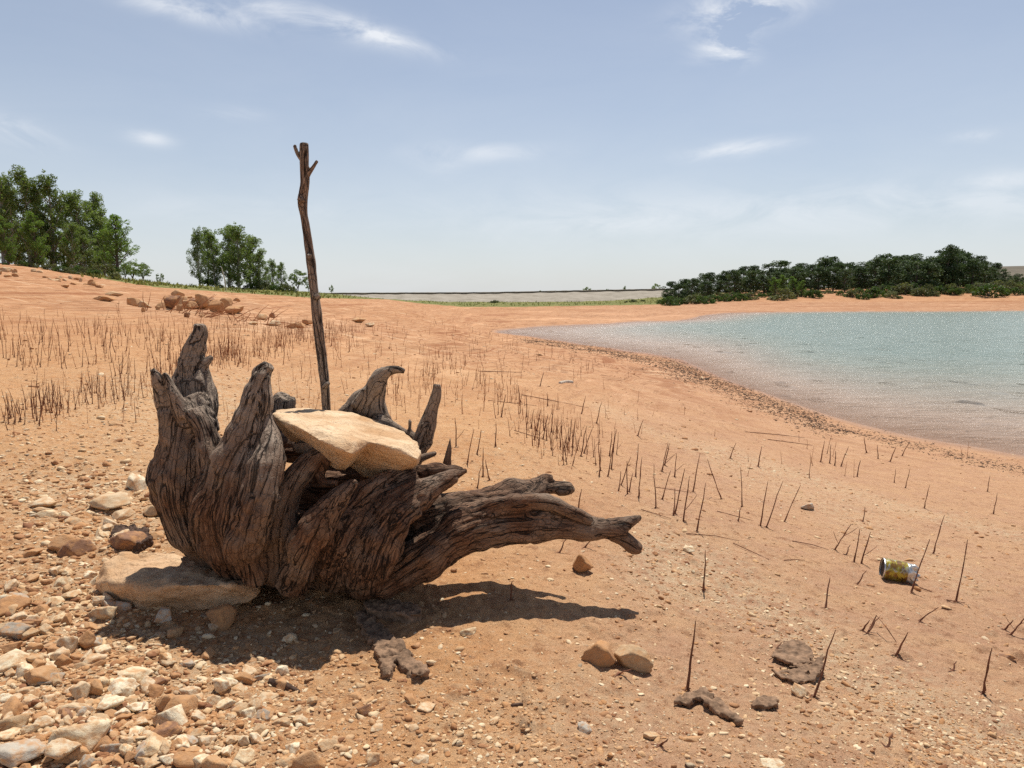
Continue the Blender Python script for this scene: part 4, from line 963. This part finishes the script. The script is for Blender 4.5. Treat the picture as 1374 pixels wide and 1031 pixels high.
# pinewood on the right shore
PX = np.linspace(892, 1372, 78)
for i, px in enumerate(PX):
    top = float(np.interp(px, [885, 930, 980, 1040, 1100, 1150, 1200, 1245, 1270, 1300, 1325, 1345, 1375], [384, 374, 363, 352, 351, 348, 346, 345, 336, 342, 350, 364, 366]))+random.choice([-3, 0, 2, 5, 8])
    row = i % 3; Y = 122+row*9+random.uniform(-3, 3)
    o = plant(PIN, px+random.uniform(-3, 3), 392, top+random.uniform(-2, 3)+(5 if row == 0 else 0), Y, '', 'pine tree', 'pines of the wood on the far shore', random.uniform(1.35, 1.9)); LT.append((o, px, 'dark pine tree in the wood across the water'))
o = plant(PIN, 1268, 390, 331, 122, 'tallest dark pine standing above the far wood on the right', 'pine tree', 'pines of the wood on the far shore', 1.0)
for px, top in ((1040, 372), (1052, 369), (1064, 371), (1075, 376)): o = plant(POL, px, 398, top, 114, '', 'tree', 'light saplings in front of the pinewood', 1.5); LT.append((o, px, 'light green sapling in front of the dark pinewood'))
for i in range(64):
    px = 885+i*7.8+random.uniform(-3, 3); bs = random.choice([-3, -2, 0, 2, 4])+float(np.interp(px, [885, 950, 1050, 1200, 1374], [404, 402, 397, 391, 388])); h = random.uniform(4, 13)*(1.2 if px > 1150 else .9)
    o = plant(SHR if random.random() < .6 else SHG, px, bs, bs-h, 112+random.uniform(-3, 7), '', 'shrub', 'shrubs along the far bank', random.uniform(.9, 1.3)); LT.append((o, px, 'rounded shrub on the bank before the pinewood'))
for px, top in [(345+200, 403), (665, 401), (660, 403), (575, 404), (850, 400), (862, 401), (840, 403), (426, 398)]:
    o = plant(SHR, px, 408, top, 128 if px > 500 else 60, '', 'shrub', 'bushes at the foot of the dam', 1.3); LT.append((o, px, 'low bush on the grass at the foot of the dam'))
for px, top, base in [(787,384,391), (815,387,391), (838,384,391), (880,379,389), (725,389,392), (745,389,392)]:
    o = plant(RND if px != 838 else POP, px, base, top, 170, '', 'tree', 'tiny trees beyond the dam crest', 1.0); LT.append((o, px, 'tiny tree showing above the dam crest'))
unique_labels(LT)
for pool in (POP, POL, RND, PIN, SHR, SHG):
    for o in pool:
        if o.name not in used:
            for c in list(o.children): bpy.data.objects.remove(c)
            bpy.data.objects.remove(o)
# leaning whitewashed marker post
pp, qq = P(304, 393, 58), P(297, 358, 58)
tag(add('marker_post', tube_mesh('marker_post', [pp-Vector((0, 0, .3)), (pp+qq)/2+Vector((.06, 0, 0)), qq], [.06, .05, .03], M['twigwhite'])), 'thin pale bare sapling leaning in front of the second grove', 'dead sapling')

# grass tufts
a = rng.uniform(100, 930, 16000); b = rng.uniform(372, 414, 16000)
gb = np.interp(a, [60, 120, 200, 300, 420, 520, 560, 620, 700, 880, 930], [358, 373, 385, 392, 400, 402, 406, 411, 411, 408, 402]); k = b < gb; x, y, z, ok = hit(a[k], b[k]); ok &= (y > 30) & (y < 150) & (z > ZW); x, y, z = x[ok], y[ok], z[ok]
x = x+rng.normal(0, .3, len(x)); n = len(x); z = ground_z(x, y)
r = rng; tv = []
for s in range(5):
    V = []; Fc = []
    for j in range(7):
        an = r.uniform(0, 6.28); c_, s_ = math.cos(an), math.sin(an); l = r.uniform(.5, 1); q = len(V)
        V += [(-.12*s_, .12*c_, 0), (.12*s_, -.12*c_, 0), (c_*.5*l+.03*s_, s_*.5*l-.03*c_, l), (c_*.5*l-.03*s_, s_*.5*l+.03*c_, l)]; Fc.append((q, q+1, q+2, q+3))
    tv.append((np.array(V), np.array(Fc)))
h = rng.uniform(.10, .28, n); o = add('grass', bulk('grass', tv, x, y, z, np.stack([h, h, h], 1), rotz_tilt(n, .05), rng.uniform(0, 1, n), M['grass'])); tag(o, 'dry green grass on the rise and below the dam', 'grass', kind='stuff')

# ------------------------------------------------------------------ dam
def build_dam():
    root = add('dam', None, None, (P(650, 400, 150).x, 150, -1)); tag(root, 'long low embankment dam with pale stone face and dark crest', 'dam')
    fm = plain('dam_face', (.34, .31, .27), .95, .25, 1.2, 0, .05); cm = plain('dam_crest', (.21, .175, .125), .95, .35, 2.0, 0, .05)
    nt = fm.node_tree; N = NT(nt); b = nt.nodes['Principled BSDF']
    c = N.ramp(N.noise(N.mapping(N.pos(), (.35, .35, 3)), 1.0, 7, .75), [(.3, (.23, .195, .15)), (.5, (.335, .295, .235)), (.7, (.44, .39, .32))]); N.l(c, b.inputs['Base Color'])
    xs = np.linspace(420, 905, 98); prof = []
    for px in xs:
        cr = float(np.interp(px, [420, 650, 905], [393.0, 392.0, 387.0]))
        Yc = 158.; pc = P(px, cr, Yc); low = P(px, cr+2.3+.5*math.sin(px*.21)*math.sin(px*.067), Yc-2.0); foot = P(px, 414, 141.)
        prof.append((pc, low, foot))
    def strip(name, rows, m, w=0):
        V = []; Fc = []
        for i, r_ in enumerate(rows): V += [tuple(Vector(p)-root.location) for p in r_]
        k = len(rows[0])
        for i in range(len(rows)-1):
            for j in range(k-1): Fc.append((i*k+j, i*k+j+1, (i+1)*k+j+1, (i+1)*k+j))
        me = mesh_np(name, V, Fc, m, False); return add(name, me, root)
    strip('stone_face', [(l, l+(f-l)*.33+Vector((0, 0, random.gauss(0, .03))), l+(f-l)*.66, f) for c_, l, f in prof], fm)
    back = Vector((0, 6, 0)); dn = Vector((0, 12, -4))
    strip('crest', [(l+Vector((0, .0, .0)), l+Vector((0, -.15, .25)), c_+Vector((0, 0, -.08*random.random())), c_+back, c_+back+dn) for c_, l, f in prof], cm)
build_dam()

# far hills
def hill(pts, Y, depth, col, name):
    V = []; Fc = []
    for px, top in pts:
        c = P(px, top, Y); c0 = P(px, 400, Y); V += [(c0.x, Y-depth, -2), (c.x, Y-depth*.45, -2+(c.z+2)*.62), (c.x, Y, c.z), (c.x, Y+depth, -2)]
    for i in range(len(pts)-1):
        for j in range(3): Fc.append((i*4+j, i*4+j+1, i*4+j+5, i*4+j+4))
    o = add(name, mesh_np(name, V, Fc, plain(name, col, .95, .3, .05, 0, .1), True)); tag(o, 'low heath covered hill beyond the pinewood', kind='structure')
hill([(1230, 396), (1290, 366), (1330, 358), (1374, 357), (1430, 352), (1520, 356), (1640, 380), (1700, 398)], 420, 90, (.15, .125, .09), 'hills')

# ------------------------------------------------------------------ water
def build_water():
    us = np.linspace(-.15, 1.3, 330); ys = np.geomspace(6, 130, 330); U, YY = np.meshgrid(us, ys, indexing='ij')
    x = (U*YY).ravel(); y = YY.ravel(); z = np.full(len(x), ZW); d = np.clip(ZW-base_z(x, y), 0, 3)
    k = len(ys); i = np.arange(len(us)-1)[:, None]; j = np.arange(k-1)[None]
    f = np.stack([i*k+j, (i+1)*k+j, (i+1)*k+j+1, i*k+j+1], -1).reshape(-1, 4)
    r = np.hypot(x, y)
    for s, a_ in ((2.6, .010), (6, .005)):
        w = np.clip(1/s/(r*.012), 0, 1); z = z+a_*noise3(np.stack([x*s*.55+y*s*.25, y*s*1.1-x*s*.2, np.full_like(x, 9.1)], 1))*w*np.clip(d/.15, 0, 1)
    m, nt, b = mat('lake_water'); N = NT(nt); pos = N.pos(); dp = N.attr('depth')
    murk = N.ramp(dp, [(0, (.54, .34, .22)), (.15, (.46, .32, .22)), (.35, (.37, .315, .235)), (.65, (.28, .305, .24)), (1, (.235, .295, .245))])
    vn = N.noise(N.mapping(pos, (.5, 2.0, 1), (0, 0, .25)), 1, 5, .65)
    N.l(murk, b.inputs['Base Color']); b.inputs['Roughness'].default_value = .24; b.inputs['IOR'].default_value = 1.33
    w1 = N.noise(N.mapping(pos, (3.2, 7.5, 1), (0, 0, .3)), 1, 5, .62, .4); w2 = N.noise(N.mapping(pos, (.7, 1.5, 1), (0, 0, -.15)), 1, 4, .6, .3); w3 = N.noise(N.mapping(pos, (11, 19, 1), (0, 0, .1)), 1, 3, .6)
    h = N.math('ADD', N.math('MULTIPLY', w1, .17), N.math('ADD', N.math('MULTIPLY', w2, .03), N.math('MULTIPLY', w3, .05)))
    bn = N.bump(h, 1.0, .85)
    def vm(op, a, b_=None, sc=None):
        q = N.n('ShaderNodeVectorMath', operation=op); N.l(a, q.inputs[0])
        if b_ is not None:
            if hasattr(b_, 'is_output'): N.l(b_, q.inputs[1])
            else: q.inputs[1].default_value = b_
        if sc is not None: q.inputs['Scale'].default_value = sc
        return q.outputs[0]
    # capillary ripples: slopes taken straight from vector noise
    r1 = vm('MULTIPLY', vm('SUBTRACT', N.noise(N.mapping(pos, (5, 9, 1), (0, 0, .2)), 1, 4, .75, out=1), (.5, .5, .5)), (.5, .5, 0))
    r2 = vm('MULTIPLY', vm('SUBTRACT', N.noise(N.mapping(pos, (16, 24, 1), (0, 0, -.3)), 1, 2, .6, out=1), (.5, .5, .5)), (.25, .25, 0))
    r0 = vm('MULTIPLY', vm('SUBTRACT', N.noise(N.mapping(pos, (.9, 2.6, 1), (0, 0, .15)), 1, 3, .6, .5, out=1), (.5, .5, .5)), (1.0, 2.0, 0))
    vf = N.n('ShaderNodeTexVoronoi', feature='F1'); vf.inputs['Scale'].default_value = 1; N.l(N.mapping(pos, (4.5, 2.2, 1), (0, 0, .2)), vf.inputs['Vector'])
    sp_ = N.n('ShaderNodeSeparateColor'); N.l(vf.outputs['Color'], sp_.inputs[0])
    fm_ = N.math('GREATER_THAN', sp_.outputs[2], N.math('MULTIPLY_ADD', N.noise(N.mapping(pos, (.22, .5, 1), (0, 0, .3)), 1, 3, .6), -.8, 1.31))
    fc = N.n('ShaderNodeCombineXYZ'); N.l(N.math('MULTIPLY', N.math('MULTIPLY_ADD', sp_.outputs[0], 1.5, -.75), fm_), fc.inputs[0]); N.l(N.math('MULTIPLY', N.math('MULTIPLY_ADD', sp_.outputs[1], 1.5, -.75), fm_), fc.inputs[1])
    nn = vm('NORMALIZE', vm('ADD', vm('ADD', vm('ADD', bn, r0), fc.outputs[0]), vm('ADD', r1, r2)))
    N.l(nn, b.inputs['Normal'])
    tr = N.n('ShaderNodeBsdfTransparent'); mx = N.n('ShaderNodeMixShader')
    N.l(N.ramp(dp, [(0, (.45,)*3), (.05, (.75,)*3), (.16, (1,)*3)]), mx.inputs[0]); N.l(tr.outputs[0], mx.inputs[1]); N.l(b.outputs[0], mx.inputs[2]); N.l(mx.outputs[0], nt.nodes['Material Output'].inputs[0])
    o = add('water', mesh_np('water', np.stack([x, y, z], 1), f, m, True, {'depth': ('FLOAT', np.clip(d/1.0, 0, 1))})); tag(o, 'rippled blue-green reservoir water', kind='structure')
build_water()

# ------------------------------------------------------------------ sky, sun, camera
EL, AZ = 67., 15.
w = bpy.data.worlds.new('World'); sc.world = w; w.use_nodes = True; N = NT(w.node_tree); nt = w.node_tree; bg = nt.nodes['Background']
sky = N.n('ShaderNodeTexSky', sky_type='NISHITA', sun_disc=False, sun_elevation=R(EL), sun_rotation=R(AZ), altitude=900, air_density=1.0, dust_density=2.0, ozone_density=1.6)
d = N.n('ShaderNodeTexCoord').outputs['Generated']; sep = N.n('ShaderNodeSeparateXYZ'); N.l(d, sep.inputs[0])
az = N.math('ARCTAN2', sep.outputs[0], sep.outputs[1]); el = N.math('ARCSINE', sep.outputs[2])
cv = N.n('ShaderNodeCombineXYZ'); N.l(az, cv.inputs[0]); N.l(el, cv.inputs[1])
wn = N.noise(N.mapping(cv.outputs[0], (1, 2.6, 1), (0, 0, .12)), 9, 8, .62, .6); wn2 = N.noise(N.mapping(cv.outputs[0], (1, 3, 1)), 3, 6, .6, .4)
mask = None
for px, py, wx, wy, rot, amp in [(430,28,130,13,.18,.95),(250,12,110,12,.1,.8),(520,50,50,7,.25,.5),(1000,12,70,20,-.1,1.5),(985,40,45,14,-.5,1.3),(985,68,26,14,.3,1.2),(990,200,62,9,-.08,.85),(640,205,85,11,-.02,.55),(590,215,30,16,.2,.3),(15,175,45,14,.2,.6),(203,186,24,8,.1,.7),
                                 (1310,182,26,6,0,.5),(310,152,40,8,0,.25),(1290,270,330,22,0,.35),(800,300,90,12,0,.35),(1340,240,40,8,0,.4),(880,290,400,40,0,.22),(300,280,220,16,0,.15)]:
    u, t = ray(px, py); a0 = math.atan(float(u)); e0 = math.atan(float(t)*math.cos(a0)); sx_ = wx/F*.9; sy_ = wy/F
    da = N.math('SUBTRACT', az, a0); de = N.math('SUBTRACT', el, e0); c_, s_ = math.cos(rot), math.sin(rot)
    p_ = N.math('DIVIDE', N.math('SUBTRACT', N.math('MULTIPLY', da, c_), N.math('MULTIPLY', de, s_)), sx_)
    q_ = N.math('DIVIDE', N.math('ADD', N.math('MULTIPLY', da, s_), N.math('MULTIPLY', de, c_)), sy_)
    r2 = N.math('ADD', N.math('MULTIPLY', p_, p_), N.math('MULTIPLY', q_, q_)); g = N.math('MULTIPLY', N.math('EXPONENT', N.math('MULTIPLY', r2, -1)), amp)
    mask = g if mask is None else N.math('ADD', mask, g)
cl = N.math('MULTIPLY', mask, N.ramp(wn, [(.38, (0, 0, 0)), (.60, (1, 1, 1))]), clamp=True)
haze = N.math('MULTIPLY', N.math('EXPONENT', N.math('MULTIPLY', N.math('MAXIMUM', el, 0), -3.2)), N.math('MULTIPLY_ADD', wn2, .5, .55), clamp=True)
c = N.mix(N.math('MULTIPLY', haze, .85), sky.outputs[0], (8.1, 8.45, 8.85)); c = N.mix(N.math('MULTIPLY', cl, .8), c, (9.4, 9.6, 9.9))
zen = N.ramp(el, [(.42, (1, 1, 1)), (1.0, (.42, .45, .5))]); c = N.mix(1.0, c, zen, 'MULTIPLY')  # added dimming of the unseen upper sky, weakens the fill in shadows
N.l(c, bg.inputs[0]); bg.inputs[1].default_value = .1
s = bpy.data.lights.new('sun', 'SUN'); s.energy = 5.0; s.angle = R(.53); s.color = (1, .955, .88); so = add('sun', s)
sd = Vector((math.sin(R(AZ))*math.cos(R(EL)), math.cos(R(AZ))*math.cos(R(EL)), math.sin(R(EL)))); so.rotation_euler = sd.to_track_quat('Z', 'Y').to_euler(); so.location = sd*60
cam = bpy.data.cameras.new('camera'); co = add('camera', cam, None, (0, 0, CZ), (R(90)-PITCH, 0, 0)); cam.sensor_width = 36; cam.lens = 36*F/1374; cam.clip_start = .05; cam.clip_end = 5000
sc.camera = co
sc.view_settings.view_transform = 'Standard'; sc.view_settings.look = 'None'; sc.view_settings.exposure = 0; sc.view_settings.gamma = 1
sc.cycles.max_bounces = 5; sc.cycles.diffuse_bounces = 2; sc.cycles.transparent_max_bounces = 8; sc.cycles.sample_clamp_indirect = 4; sc.cycles.use_denoising = False
print('objects', len(bpy.data.objects))
